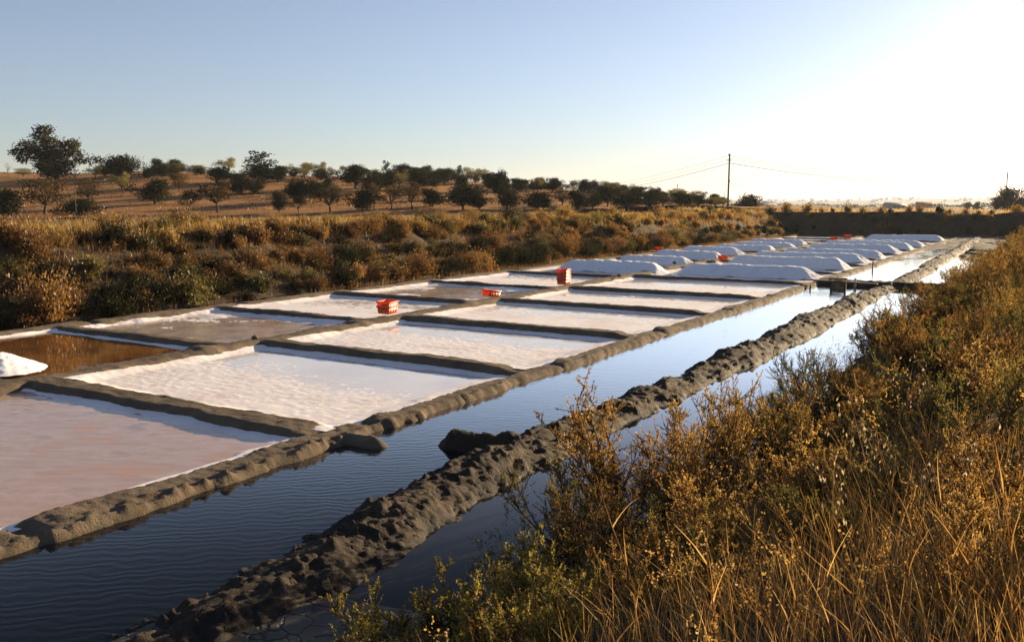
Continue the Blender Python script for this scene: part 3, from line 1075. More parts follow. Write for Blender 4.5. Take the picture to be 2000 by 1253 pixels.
# ------------------------------------------------------------------ sluice, plank, posts, stones
x, y = on_level(1637, 560, 0.05)
e = empty('sluice_gate', (x, y, -0.1), -AZ, label='dark wooden sluice gate standing in the canal against the mud dam', cat='sluice gate')
for k in range(4):
    m = MB()
    m.box((0, -0.02, 0.07 + 0.085 * k), (0.52, 0.04, 0.078))
    obj('board', m.mesh('sluice_board', M['wood']), e)
for sx in (-1, 1):
    m = MB()
    m.box((sx * 0.29, 0, 0.22), (0.06, 0.09, 0.5))
    obj('post', m.mesh('sluice_post', M['wood']), e)
m = MB()
m.box((0, 0, 0.50), (0.72, 0.09, 0.06))
obj('crossbar', m.mesh('sluice_bar', M['wood']), e)
m = MB()
m.box((0, 0, 0.17), (0.09, 0.07, 0.40), 0.1, 0.85)
x, y = on_level(1670, 558, 0.1)
obj('marker_post', m.mesh('marker_post', M['white_paint']), loc=(x, y, 0.05), label='short pale post on the mud dam right of the sluice gate', cat='post')
x0, y0 = on_level(1572, 549, 0.2)
x1, y1 = on_level(1712, 558, 0.25)
m = MB()
ln = math.hypot(x1 - x0, y1 - y0)
m.box((0, 0, 0), (ln, 0.22, 0.05))
o = obj('plank', m.mesh('plank', M['wood']), loc=((x0 + x1) / 2, (y0 + y1) / 2, 0.30), label='grey footbridge plank laid across the canal on the mud dam', cat='plank')
o.rotation_euler = (0.02, -0.01, math.atan2(y1 - y0, x1 - x0))
for px, py, h, lab in ((1704, 524, 0.42, 'thin dark stake in the canal ridge beside the third canal-side heap'),
                       (1757, 458, 0.95, 'thin stake standing in front of the dark far bank'),
                       (1582, 563, 0.14, 'short peg in the canal ridge left of the sluice gate')):
    x, y = on_level(px, py, 0.05)
    m = MB()
    m.tube([(0, 0, -0.15), (0.01, 0, h * 0.5), (0.02, 0.01, h)], [0.035, 0.032, 0.026], 6)
    obj('stake', m.mesh('stake', M['pole_wood']), loc=(x, y, 0.05), label=lab, cat='stake')


def stone_mesh(seed, r):
    g = np.random.default_rng(seed)
    th, ph = np.meshgrid(np.linspace(0, 2 * math.pi, 9)[:-1], np.linspace(-1.2, 1.2, 5), indexing='ij')
    P = np.stack([np.cos(th) * np.cos(ph), np.sin(th) * np.cos(ph), np.sin(ph) * 0.62], -1)
    P = P * (1 + 0.35 * (g.random(P.shape[:2]) - 0.5))[..., None] * r
    V = P.reshape(-1, 3)
    Q = []
    for i in range(8):
        for j in range(4):
            Q.append([i * 5 + j, ((i + 1) % 8) * 5 + j, ((i + 1) % 8) * 5 + j + 1, i * 5 + j + 1])
    n = len(V)
    V = np.vstack([V, [[0, 0, -0.6 * r], [0, 0, 0.62 * r]]])
    T = [[((i + 1) % 8) * 5, i * 5, n] for i in range(8)] + [[i * 5 + 4, ((i + 1) % 8) * 5 + 4, n + 1] for i in range(8)]
    return mesh_from('stone', V, [np.array(Q), np.array(T)], M['stone'])


for i, (px, py, r, z, lab) in enumerate(((498, 659, .09, .20, 'dark clod of mud on the middle ridge beside the brown puddle pan'),
                                         (990, 958, .11, -0.03, 'wet stone at the water edge of the dyke in the side ditch'),
                                         (1020, 915, .10, -0.02, 'small wet stone against the dyke above the side ditch'),
                                         (365, 1225, .10, 0.02, 'pale lit stone near the tip of the dyke by the cracked mud'),
                                         (1210, 538, .12, .26, 'dark clod of mud on the middle ridge in front of the first bank-side heap'),
                                         (1318, 513, .13, .26, 'dark clod of mud on the middle ridge between the first two heaps'))):
    x, y = on_level(px, py, z)
    obj('stone', stone_mesh(i + 5, r), loc=(x, y, z), label=lab, cat='stone')

# ------------------------------------------------------------------ plants: generators


def bend_path(p0, d0, length, nseg, up, wob, g):
    P = [np.array(p0, float)]
    d = np.array(d0, float)
    d /= np.linalg.norm(d)
    for i in range(nseg):
        P.append(P[-1] + d * length / nseg)
        d = d + np.array([0, 0, up / nseg]) + g.normal(0, wob, 3)
        d /= np.linalg.norm(d)
    return np.array(P)


def leaves_on(P, spacing, size, g, frac0=0.0, fat=0.42, out_=0.8):
    """leaf quads along a polyline: returns (n,4,3)"""
    seg = np.linalg.norm(np.diff(P, axis=0), axis=1)
    L = seg.sum()
    n = int(L * (1 - frac0) / spacing)
    if n < 1:
        return np.zeros((0, 4, 3))
    d = (frac0 + (1 - frac0) * (np.arange(n) + g.random(n)) / n) * L
    cs = np.concatenate([[0], np.cumsum(seg)])
    pos = np.stack([np.interp(d, cs, P[:, i]) for i in range(3)], -1)
    k = np.clip(np.searchsorted(cs, d) - 1, 0, len(seg) - 1)
    tan = np.diff(P, axis=0)[k] / seg[k][:, None]
    rnd = g.normal(0, 1, (n, 3))
    rnd -= (rnd * tan).sum(1)[:, None] * tan
    rnd /= np.linalg.norm(rnd, axis=1)[:, None] + 1e-9
    dr = tan * 0.75 + rnd * out_
    dr /= np.linalg.norm(dr, axis=1)[:, None]
    side = np.cross(dr, g.normal(0, 1, (n, 3)))
    side /= np.linalg.norm(side, axis=1)[:, None] + 1e-9
    sz = size * (0.6 + 0.8 * g.random(n))[:, None]
    mid = pos + dr * sz * 0.55
    return np.stack([pos, mid + side * sz * fat, pos + dr * sz, mid - side * sz * fat], 1)


def quads_mesh(name, QL, mat):
    A = np.concatenate(QL)
    V = A.reshape(-1, 3)
    F = np.arange(len(V)).reshape(-1, 4)
    return mesh_from(name, V, F, mat)


def near_shrub(seed, H, stems=11, kids=13, subs=4, spread=70, leaf=0.016, sparse=1.0, upr=0.55):
    g = np.random.default_rng(seed)
    wood = MB()
    Q = []
    for i in range(stems):
        th = math.radians(g.uniform(8, spread))
        ph = g.uniform(0, 2 * math.pi)
        L = H * g.uniform(0.75, 1.12)
        P = bend_path((g.normal(0, .06), g.normal(0, .06), -0.05), (math.sin(th) * math.cos(ph), math.sin(th) * math.sin(ph), math.cos(th)), L, 9, upr, 0.10, g)
        wood.tube(P, np.linspace(0.011, 0.003, len(P)), 4)
        Q.append(leaves_on(P, 0.008 * sparse, leaf, g, 0.6))
        for k in range(kids):
            f = g.uniform(0.22, 1.0)
            j = min(int(f * 9), 8)
            p = P[j] + (P[j + 1] - P[j]) * (f * 9 - j if j < 8 else 0.5)
            tn = P[j + 1] - P[j]
            tn /= np.linalg.norm(tn)
            d = tn * 0.7 + g.normal(0, 0.62, 3) + np.array([0, 0, 0.15])
            l1 = L * g.uniform(0.16, 0.42) * (1.15 - 0.5 * f)
            P1 = bend_path(p, d, l1, 5, 0.5, 0.13, g)
            wood.tube(P1, np.linspace(0.0045, 0.0016, len(P1)), 3)
            Q.append(leaves_on(P1, 0.0062 * sparse, leaf, g, 0.25))
            for m in range(subs):
                f2 = g.uniform(0.15, 0.95)
                j2 = min(int(f2 * 5), 4)
                p2 = P1[j2] + (P1[j2 + 1] - P1[j2]) * 0.5
                t2 = P1[j2 + 1] - P1[j2]
                t2 /= np.linalg.norm(t2)
                d2 = t2 * 0.6 + g.normal(0, 0.6, 3) + np.array([0, 0, 0.25])
                P2 = bend_path(p2, d2, l1 * g.uniform(0.25, 0.55), 3, 0.4, 0.12, g)
                wood.tube(P2, np.linspace(0.0022, 0.0012, len(P2)), 3, cap=False)
                Q.append(leaves_on(P2, 0.0058 * sparse, leaf * 0.9, g, 0.08))
    return wood.mesh('shrub_wood', M['stem']), Q


def far_shrub(seed, H, W, n=620, leaf=0.13, spiky=0.5):
    """dome of leaf tufts for shrubs tens of metres away"""
    g = np.random.default_rng(seed)
    wood = MB()
    Q = []
    nb = 16
    for i in range(nb):
        ph = 2 * math.pi * (i + g.random()) / nb
        th = math.radians(g.uniform(5, 68))
        d = np.array([math.sin(th) * math.cos(ph) * W / H, math.sin(th) * math.sin(ph) * W / H, math.cos(th)])
        L = H * g.uniform(0.65, 1.05)
        P = bend_path((g.normal(0, .08 * W), g.normal(0, .08 * W), -0.05), d, L, 5, 0.5, 0.12, g)
        wood.tube(P, np.linspace(0.02, 0.005, len(P)), 3)
        m = n // nb
        for k in range(m):
            f = g.uniform(0.12, 1.0)
            j = min(int(f * 5), 4)
            p = P[j] + g.normal(0, 0.12 * H * (0.4 + f), 3)
            p[2] = max(p[2], 0.02)
            dr = np.array([p[0] * 0.5, p[1] * 0.5, 0.35 + spiky * H]) + g.normal(0, 0.35, 3)
            dr /= np.linalg.norm(dr)
            sd = np.cross(dr, g.normal(0, 1, 3))
            sd /= np.linalg.norm(sd)
            s = leaf * g.uniform(0.5, 1.3)
            w = s * g.uniform(0.12, 0.28)
            Q.append(np.array([p, p + dr * s * 0.5 + sd * w, p + dr * s, p + dr * s * 0.5 - sd * w])[None])
    return wood.mesh('shrub_wood', M['stem']), Q


def blades(pos, h, w, lean, mat, name, g, segs=3, curve=0.5, leandir=None):
    n = len(pos)
    ph = g.uniform(0, 2 * math.pi, n)
    dx, dy = np.cos(ph), np.sin(ph)
    if leandir is not None:
        dx = dx * 0.6 + leandir[0]
        dy = dy * 0.6 + leandir[1]
    d = np.stack([dx, dy, np.zeros(n)], -1)
    sd = np.stack([-np.sin(ph * 3.3), np.cos(ph * 3.3), np.zeros(n)], -1)
    le = lean * (0.3 + g.random(n) * 1.2)
    V = []
    for k in range(segs + 1):
        f = k / segs
        c = pos + d * (le * h * f ** (1 + curve))[:, None] + np.array([0, 0, 1.0]) * (h * f * (1 - 0.25 * le * f))[:, None]
        ww = (w * (1 - f) ** 0.7 * 0.5 + 0.0004)[:, None]
        V.append(c - sd * ww)
        V.append(c + sd * ww)
    A = np.stack(V, 1)
    m = 2 * (segs + 1)
    base = np.arange(n)[:, None] * m
    F = np.concatenate([base + np.array([2 * k, 2 * k + 1, 2 * k + 3, 2 * k + 2]) for k in range(segs)])
    return mesh_from(name, A.reshape(-1, 3), F, mat)


def h_at(fn, s, t):
    return float(fn(np.array([[float(s)]]), np.array([[float(t)]]))[0, 0])


# ------------------------------------------------------------------ near shrubs on the right bank
protos = {}
for key, args in {'a': dict(seed=1, H=1.05, stems=13, kids=15, spread=72), 'b': dict(seed=2, H=0.85, stems=14, kids=14, spread=62),
                  'c': dict(seed=3, H=1.15, stems=12, kids=14, spread=78, sparse=1.15), 'd': dict(seed=4, H=0.7, stems=16, kids=12, spread=80, leaf=0.018),
                  'e': dict(seed=5, H=0.95, stems=10, kids=11, spread=55, sparse=1.9)}.items():
    wood, Q = near_shrub(**args)
    protos[key] = (wood, {c: None for c in ('olive', 'rust', 'gold', 'yellow')}, Q)


def shrub_near(key, colr, s, t, sc, rz, label, group='shrubs and saltworts on the near bank'):
    wood, fol, Q = protos[key]
    if fol[colr] is None:
        if any(v is not None for v in fol.values()):
            src = next(v for v in fol.values() if v is not None)
            fol[colr] = src.copy()
            fol[colr].materials.clear()
            fol[colr].materials.append(M[colr])
        else:
            fol[colr] = quads_mesh('shrub_leaves', Q, M[colr])
    x, y = xy(s, t)
    e = empty('shrub', (float(x), float(y), h_at(right_bank_h, s, t) - 0.02), rz, sc, label=label, cat='shrub', group=group)
    obj('stems', wood, e)
    obj('foliage', fol[colr], e)
    return e


# (proto, colour, s, t, scale, label)
NEAR = [
    ('d', 'yellow', 5.15, -4.55, 0.85, 'yellow-green saltwort farthest left, its twigs over the cracked mud'),
    ('b', 'yellow', 4.55, -4.0, 0.7, 'low yellow-green saltwort cut by the bottom edge beside the cracked mud'),
    ('e', 'gold', 8.9, -4.35, 1.25, 'sparse golden shrub with long bare twigs hanging over the side ditch'),
    ('d', 'yellow', 5.3, -3.9, 0.95, 'yellow-green saltwort at the bottom edge, nearest the cracked mud'),
    ('d', 'yellow', 6.0, -3.55, 1.0, 'yellow-green saltwort behind the cracked mud, its twigs over the side ditch'),
    ('b', 'yellow', 5.4, -3.1, 0.75, 'low yellow-olive saltwort in front of the dark hollow under the big rust shrub'),
    ('d', 'yellow', 4.7, -3.2, 0.9, 'dense yellow-olive saltwort at the bottom edge below the bent straw stalk'),
    ('b', 'yellow', 4.5, -2.5, 0.65, 'small yellow-olive saltwort at the bottom edge among dry stalks'),
    ('c', 'olive', 7.6, -3.9, 0.95, 'dark thin-twigged shrub against the side ditch left of the big rust shrub'),
    ('a', 'rust', 8.3, -3.7, 1.55, 'big rust-brown shrub whose long twigs reach out over the canal'),
    ('c', 'rust', 7.4, -2.4, 0.95, 'rust-brown shrub right in front of the big rust shrub'),
    ('a', 'gold', 9.9, -3.3, 1.3, 'tall golden shrub with upright spikes against the white canal'),
    ('e', 'gold', 11.0, -3.7, 1.3, 'sparse golden shrub standing up before the mud dyke'),
    ('b', 'rust', 8.8, -1.9, 0.9, 'rust shrub on the slope behind the first dry grass'),
    ('d', 'rust', 6.6, -1.5, 0.9, 'low dark rust shrub in the shaded middle of the near slope'),
    ('b', 'rust', 5.7, -1.9, 0.8, 'low rust shrub with dry straw growing through it'),
    ('a', 'olive', 11.6, -2.6, 0.95, 'olive-brown shrub on the slope above the white side ditch'),
    ('b', 'gold', 12.5, -3.4, 0.85, 'golden shrub at the edge of the white side ditch'),
    ('c', 'olive', 14.4, -3.2, 0.95, 'olive shrub with fine twigs in front of the white side ditch'),
    ('e', 'olive', 16.4, -3.6, 0.9, 'thin see-through shrub at the water edge of the side ditch'),
    ('a', 'rust', 13.4, -1.6, 0.95, 'wide rust shrub on the middle of the near slope'),
    ('b', 'olive', 16.5, -2.1, 1.0, 'round olive shrub above the side ditch'),
    ('a', 'olive', 19.5, -2.8, 1.0, 'olive shrub at the bend of the side ditch'),
    ('c', 'rust', 22.0, -2.2, 1.0, 'rust shrub beyond the bend of the side ditch'),
    ('d', 'olive', 10.6, -1.0, 1.0, 'low olive cushion shrub near the top of the slope'),
    ('b', 'rust', 9.0, -0.5, 0.7, 'small rust shrub among the wild oats'),
]
for i, (k, c, s, t, sc, lab) in enumerate(NEAR):
    shrub_near(k, c, s, t, sc, i * 2.399, lab)
g = np.random.default_rng(55)
cols = ['olive', 'rust', 'olive', 'gold', 'olive']
LOOK = {'a': 'spreading', 'b': 'rounded', 'c': 'fine-twigged', 'd': 'cushiony', 'e': 'sparse'}
cname = {'olive': 'olive', 'rust': 'rust-brown', 'gold': 'golden'}
cnt = 0
for s in steps(17, 108, 0.055, 1.0, 4.5):
    for t in (-3.1, -1.8, -0.5, 0.9, 2.6):
        if t < -0.6 and s < 19:
            continue
        if t > 2 and g.random() < 0.5:
            continue
        c = cols[int(g.integers(0, 5))]
        ss_, tt_ = s + g.uniform(-0.5, 0.5), t + g.uniform(-0.5, 0.5)
        where = ('at the water edge' if t < -2.5 else 'on the slope' if t < -1 else 'near the crest' if t < 1 else 'along the crest')
        far = ('nearer stretch' if s < 30 else 'middle stretch' if s < 55 else 'far stretch')
        kk = 'abcde'[int(g.integers(0, 5))]
        shrub_near(kk, c, ss_, tt_, g.uniform(0.75, 1.1), g.uniform(0, 6.28),
                   '%s %s shrub %s of the right bank, in its %s' % (LOOK[kk], cname[c], where, far))
        cnt += 1

g = np.random.default_rng(56)
taken = [(a[2], a[3]) for a in NEAR]
for k in range(400):
    s, t = g.uniform(3.0, 17), g.uniform(-4.2, 2.4)
    x, y = xy(s, t)
    if math.hypot(x, y) < 3.3 or min(math.hypot(s - a, t - b) for a, b in taken) < 0.62:
        continue
    if y < 2.9 and x > 0.9 or s < 4.2 and t > -2.2:
        continue
    taken.append((s, t))
    c = ['olive', 'rust', 'gold'][int(g.choice(3, p=(.45, .42, .13)))]
    size = g.uniform(0.45, 0.85)
    wsh = 'at the ditch edge' if t < -3.2 else 'low on the slope' if t < -2 else 'halfway up the slope' if t < -0.6 else 'on the crest'
    near_ = 'closest to the camera' if s < 6 else 'beside the big rust shrub' if s < 9.5 else 'behind the big golden shrub' if s < 13 else 'towards the bend of the ditch'
    kk = 'abcde'[int(g.integers(0, 5))]
    shrub_near(kk, c, s, t, size, g.uniform(0, 6.28),
               '%s %s %s shrub %s, %s' % ('small' if size < .65 else 'medium', LOOK[kk], cname[c], wsh, near_))
# low tangle between the shrubs
for colr, sd_, nclump in (('olive', 57, 150), ('rust', 58, 150)):
    g = np.random.default_rng(sd_)
    src = np.concatenate(near_shrub(900 + sd_, 0.55, stems=9, kids=8, subs=2, spread=86, leaf=0.013, sparse=1.3)[1])
    QL = []
    for k in range(nclump):
        s, t = 3.0 + 27 * g.random() ** 1.7, g.uniform(-4.5, 2.2)
        x, y = xy(s, t)
        if math.hypot(x, y) < 3.4 or (s < 5 and t > -0.8):
            continue
        a = g.uniform(0, 6.28)
        RM = np.array([[math.cos(a), math.sin(a), 0], [-math.sin(a), math.cos(a), 0], [0, 0, 1]])
        sc_ = g.uniform(0.7, 1.3)
        A = src[g.random(len(src)) < (0.8 if s < 9 else 0.45)]
        QL.append((A @ RM) * sc_ + np.array([float(x), float(y), h_at(right_bank_h, s, t) - 0.03]))
    obj('undergrowth', quads_mesh('undergrowth', QL, M[colr]), kind='stuff', cat='undergrowth', label='low %s tangle of twigs and leaves covering the near slope' % cname[colr])

# dry grass on the near slope (nobody could count the blades)
def grass_patch(n, srange, trange, hr, wr, lean, mat, dens=None, seed=0, segs=3):
    g = np.random.default_rng(seed)
    s = g.uniform(*srange, n)
    t = g.uniform(*trange, n)
    if dens is not None:
        k = dens(s, t) > g.random(n)
        s, t = s[k], t[k]
    z = right_bank_h(s, t)
    x, y = xy(s, t)
    pos = np.stack([x, y, z - 0.02], -1)
    return pos, g.uniform(*hr, len(s)), g.uniform(*wr, len(s)), g


pos, h, w, g = grass_patch(48000, (2.2, 7.5), (-3.4, 2.6), (0.12, 0.58), (0.0015, 0.0055), 0.5, None,
                           dens=lambda s, t: (0.30 + 0.70 * sstep(-1.6, 0.2, t)) * (1 - 0.55 * sstep(4.0, 6.5, s)) * (0.35 + 1.2 * np.maximum(0, fbm(s * 1.2, t * 1.2, 201, 2) + 0.25)), seed=61)
d2 = np.hypot(pos[:, 0], pos[:, 1])
ok = d2 > 2.1
obj('dry_grass', blades(pos[ok], h[ok], w[ok], 0.55, M['straw'], 'dry_grass', g, 4, 0.6, (-0.35, 0.0)), kind='stuff',
    label='dry orange grass filling the bottom right corner', cat='grass')
pos, h, w, g = grass_patch(26000, (6.0, 60), (-3.6, 9), (0.2, 0.6), (0.005, 0.014), 0.5, None,
                           dens=lambda s, t: np.clip(0.25 + 1.5 * fbm(s * 0.6, t * 0.6, 202, 3), 0, 1) * (1 - sstep(8, 60, s) * 0.5), seed=62)
obj('bank_grass', blades(pos, h, w, 0.5, M['straw'], 'bank_grass', g, 3, 0.6, (-0.2, 0.0)), kind='stuff',
    label='thin dry grass between the shrubs along the right bank', cat='grass')

# tall dry stalks that stand out one by one
STALKS = [(1262, 1160, 1180, 955, .011, 'broad straw stalk leaning left below the big rust shrub'),
          (1410, 1200, 1385, 1030, .012, 'bright orange double stalk before the dark hollow'),
          (1565, 1230, 1560, 1110, .011, 'short straw stalk with a ragged drooping tip'),
          (1800, 1180, 1770, 940, .007, 'long orange stalk with a kinked top, right of the short ragged one'),
          (1760, 1060, 1780, 950, .008, 'folded straw blade bent sharply to the right'),
          (2000, 1170, 1940, 850, .010, 'tall straw stalk crossing the right edge of the picture'),
          (1880, 1100, 1830, 900, .006, 'thin orange stalk between the oats and the dry grass'),
          (1230, 1253, 1175, 1150, .010, 'leaning orange stalk at the bottom edge below the dark hollow'),
          (1650, 1253, 1615, 1040, .006, 'thin straight stalk rising from the middle of the dry grass'),
          (1930, 1253, 1880, 1000, .007, 'orange stalk rising from the bottom edge among dense grass'),
          (1700, 1253, 1640, 1080, .006, 'thin stalk leaning left beside the straight one'),
          (1860, 1200, 1850, 1010, .006, 'upright straw stalk in front of the oats')]
for i, (bx, by, tx, ty, w, lab) in enumerate(STALKS):
    # stand the stalk on the slope under its foot
    dmin = None
    d = ray(bx, by)
    for q in np.arange(2.2, 9, 0.02):
        X, Y, Z = d[0] * q, d[1] * q, CAM_H + d[2] * q
        s, t = st_of(X, Y)
        if Z < h_at(right_bank_h, s, t) + 0.30:
            break
    dt = ray(tx, ty)
    k = q * d[1] / dt[1]
    top = np.array([dt[0] * k, dt[1] * k, CAM_H + dt[2] * k])
    foot = np.array([X, Y, h_at(right_bank_h, s, t) - 0.02])
    g = np.random.default_rng(300 + i)
    rel = top - foot
    P = np.array([rel * f + np.array([0.02 * math.sin(f * 5 + i), 0, 0.02 * math.sin(f * 3.1)]) for f in np.linspace(0, 1, 9)])
    e = empty('grass_stalk', tuple(foot), label=lab, cat='grass stalk', group='tall dry stalks in front')
    m = MB()
    m.tube(P, np.linspace(w * 0.42, w * 0.12, 9), 5)
    obj('stalk', m.mesh('stalk', M['straw']), e)
    m = MB()
    for b in range(3):
        j = 2 + 2 * b
        dd_ = rel / np.linalg.norm(rel) * 0.8 + g.normal(0, 0.25, 3)
        B = bend_path(P[j], dd_, 0.22, 5, -0.5, 0.06, g)
        sd = np.cross(dd_, [0.2, 1, 0.1])
        sd /= np.linalg.norm(sd)
        ww = np.linspace(w * 0.6, 0.0008, 6)[:, None]
        V = np.stack([B - sd * ww * 0.5, B + sd * ww * 0.5], 1).reshape(-1, 3)
        m.add(V, [[2 * a, 2 * a + 1, 2 * a + 3, 2 * a + 2] for a in range(5)])
    obj('leaf_blade', m.mesh('leaf_blade', M['straw']), e)

# wild oats: thin nodding stalks hung with pale husks
g = np.random.default_rng(77)
for i in range(26):
    s, t = g.uniform(3.3, 8.5), g.uniform(-1.6, 0.9)
    x, y = xy(s, t)
    px = CXP + FPX * float(x) / float(y)
    if math.hypot(x, y) < 2.6 or px < 1620:
        s, t = 5.0 + 3.0 * g.random(), -0.9 + 1.2 * g.random()
        x, y = xy(s, t)
    z = h_at(right_bank_h, s, t)
    i3, j3, k3 = i % 3, (i // 3) % 3, (i // 9) % 3
    H = (0.66, 0.82, 1.0)[i3] + g.uniform(-.04, .04)
    e = empty('wild_oat', (float(x), float(y), z - 0.02), label='%s wild oat stalk %s, hung with %s pale husks, at the right edge' % (('short', 'middle-sized', 'tall')[i3], ('leaning left', 'standing straight', 'leaning right')[j3], ('few', 'many', 'crowded')[k3]), cat='oat stalk', group='wild oats at the right edge')
    d0 = ((-0.38, -0.03, 0.28)[j3] + g.normal(0, 0.05), g.normal(0, 0.12), 1)
    P = bend_path((0, 0, 0), d0, H, 10, -0.35, 0.03, g)
    m = MB()
    m.tube(P, np.linspace(0.0022, 0.0008, len(P)), 4)
    Q = []
    for k in range((7, 13, 20)[k3]):
        f = g.uniform(0.62, 1.0)
        j = min(int(f * 10), 9)
        p = P[j] + (P[j + 1] - P[j]) * g.random()
        d = np.array([g.normal(0, .7), g.normal(0, .7), 0.25])
        B = bend_path(p, d, g.uniform(0.04, 0.09), 4, -1.3, 0.05, g)
        m.tube(B, 0.0007, 3, cap=False)
        for q_ in range(2):
            dr = np.array([g.normal(0, .3), g.normal(0, .3), -1.0])
            dr /= np.linalg.norm(dr)
            sd = np.cross(dr, g.normal(0, 1, 3))
            sd /= np.linalg.norm(sd)
            L = g.uniform(0.02, 0.032)
            Q.append(np.array([B[-1], B[-1] + dr * L * .45 + sd * .0045, B[-1] + dr * L, B[-1] + dr * L * .45 - sd * .0045])[None])
    obj('stalk', m.mesh('oat_stalk', M['straw']), e)
    obj('husks', quads_mesh('oat_husks', Q, M['pale_husk']), e, kind='stuff')

# ------------------------------------------------------------------ shrubs on the left bank, the far bank
fprotos = []
for i, (H, W, n, lf, sp) in enumerate([(0.85, 0.75, 4200, .075, .4), (0.65, 0.8, 3600, .065, .15), (1.05, 0.8, 4600, .075, .8), (0.55, 0.5, 2600, .07, 1.0), (0.9, 1.0, 4500, .065, .1),
                                       (0.7, 0.6, 3200, .09, 1.4)]):
    wood, Q = far_shrub(400 + i, H, W, n, lf, sp)
    base = quads_mesh('bank_shrub_leaves', Q, M['olive'])
    d = {}
    for c in ('olive', 'rust', 'gold', 'dark'):
        mm = base.copy()
        mm.materials.clear()
        mm.materials.append(M[c if c == 'dark' else 'bank_' + c])
        d[c] = mm
    fprotos.append((wood, d, Q))
cname['dark'] = 'dark green'
SHAPE = ['bushy', 'low', 'tall', 'small upright', 'broad', 'spiky']


def shrub_far(i, c, x, y, z, sc, rz, label, group):
    wood, d, _ = fprotos[i]
    e = empty('bank_shrub', (x, y, z), rz, sc, label=label, cat='shrub', group=group)
    obj('stems', wood, e)
    obj('foliage', d[c], e)
    return e


BESIDE = ['the amber brine pan', 'the brown puddle pan', 'the two-crate pan', 'the single-crate pan', 'the four-crate pan',
          'the last dry pan', 'the first bank-side heap', 'the second bank-side heap', 'the third bank-side heap', 'the fourth bank-side heap',
          'the fifth bank-side heap', 'the sixth bank-side heap', 'the last bank-side heap', 'the far empty pans', 'the far empty pans', 'the far empty pans']


def beside(s):
    k = int(np.clip(np.searchsorted(S_LEFT, s) - 2, 0, len(BESIDE) - 1))
    return BESIDE[k]


g = np.random.default_rng(88)
nleft = 0
far_scrub = []
for u, tiers in (((0.05, 0.22), 'foot'), ((0.3, 0.55), 'middle'), ((0.62, 0.9), 'upper slope'), ((1.0, 1.5), 'crest')):
    for s in steps(7, 108, 0.016, 0.95, 2.0):
        if tiers == 'middle' and g.random() < 0.12 or tiers == 'upper slope' and g.random() < 0.2:
            continue
        ss_ = s + g.uniform(-.5, .5)
        foot = -25.2 - 0.022 * max(0, ss_ - 12)
        t = foot - 5.0 * g.uniform(*u)
        p = {'foot': (.26, .36, .02, .36), 'middle': (.20, .48, .03, .29), 'upper slope': (.18, .52, .18, .12), 'crest': (.22, .18, .55, .05)}[tiers]  # gold crest, darker slope: the bank's light and shade put into leaf colours
        c = ['olive', 'rust', 'gold', 'dark'][int(g.choice(4, p=p))]
        i = int(g.choice(6, p=(.25, .2, .15, .1, .25, .05) if tiers == 'foot' else (.15, .15, .2, .2, .1, .2)))
        x, y = xy(ss_, t)
        if ss_ > 62 and tiers != 'foot' or ss_ > 85:
            far_scrub.append((i, c, float(x), float(y), h_at(left_bank_h, ss_, t) - 0.06, g.uniform(0.7, 1.2), g.uniform(0, 6.28)))
            continue
        sc = g.uniform(0.8, 1.6) if tiers == 'foot' else g.uniform(0.65, 1.25)
        shrub_far(i, c, float(x), float(y), h_at(left_bank_h, ss_, t) - 0.06, sc, g.uniform(0, 6.28),
                  '%s %s shrub, left bank %s, behind %s' % (SHAPE[i], cname[c], tiers, beside(ss_)), 'shrubs on the left bank')
        nleft += 1
for t in np.arange(-40, 40, 1.6):
    for s0, lab in ((111.8, 'foot'), (113.6, 'face'), (115.6, 'crest')):
        tt_ = t + g.uniform(-.7, .7)
        if g.random() < 0.15:
            continue
        s = s0 + g.uniform(-.5, .5)
        c = ['olive', 'rust', 'gold', 'dark'][int(g.choice(4, p=(.3, .3, .1, .3) if lab != 'crest' else (.15, .3, .5, .05)))]
        x, y = xy(s, tt_)
        far_scrub.append((int(g.integers(0, 6)), c, float(x), float(y), h_at(far_bank_h, s, tt_) - 0.08, g.uniform(.8, 1.3), g.uniform(0, 6.28)))
# low scrub filling the left bank's face; its dark leaves stand in for shade
g = np.random.default_rng(89)
for c, nn in (('rust', 230), ('dark', 190), ('olive', 60)):
    QL = []
    for k in range(nn):
        s = 6 + 60 * g.random() ** 1.3
        t = -25.5 - 0.022 * max(0, s - 12) - 5.2 * g.random()
        A = np.concatenate(fprotos[(1, 4, 0)[k % 3]][2])
        A = A[g.random(len(A)) < 0.22]
        mid = A.mean(axis=1, keepdims=True)
        A = mid + (A - mid) * 1.7
        a, sc = g.uniform(0, 6.28), g.uniform(0.5, 1.0)
        RM = np.array([[math.cos(a), math.sin(a), 0], [-math.sin(a), math.cos(a), 0], [0, 0, 0.75]])
        x, y = xy(s, t)
        QL.append((A @ RM) * sc + np.array([float(x), float(y), h_at(left_bank_h, s, t) - 0.08]))
    obj('slope_scrub', quads_mesh('slope_scrub', QL, M[c if c == 'dark' else 'bank_' + c]), kind='stuff', cat='scrub', label='low %s scrub matted over the face of the left bank' % cname[c])
# beyond about sixty metres the scrub reads as one mass
for c in ('olive', 'rust', 'gold', 'dark'):
    QL = []
    for (i, cc, x, y, z, sc, a) in far_scrub:
        if cc != c:
            continue
        A = np.concatenate(fprotos[i][2])
        A = A[::7]
        mid = A.mean(axis=1, keepdims=True)
        A = mid + (A - mid) * 2.6
        RM = np.array([[math.cos(a), math.sin(a), 0], [-math.sin(a), math.cos(a), 0], [0, 0, 1]])
        QL.append((A @ RM) * sc + np.array([x, y, z]))
    obj('far_scrub', quads_mesh('far_scrub', QL, M[c if c == 'dark' else 'bank_' + c]), kind='stuff', cat='shrubs', label='%s scrub on the far banks at the end of the salt works' % cname[c])


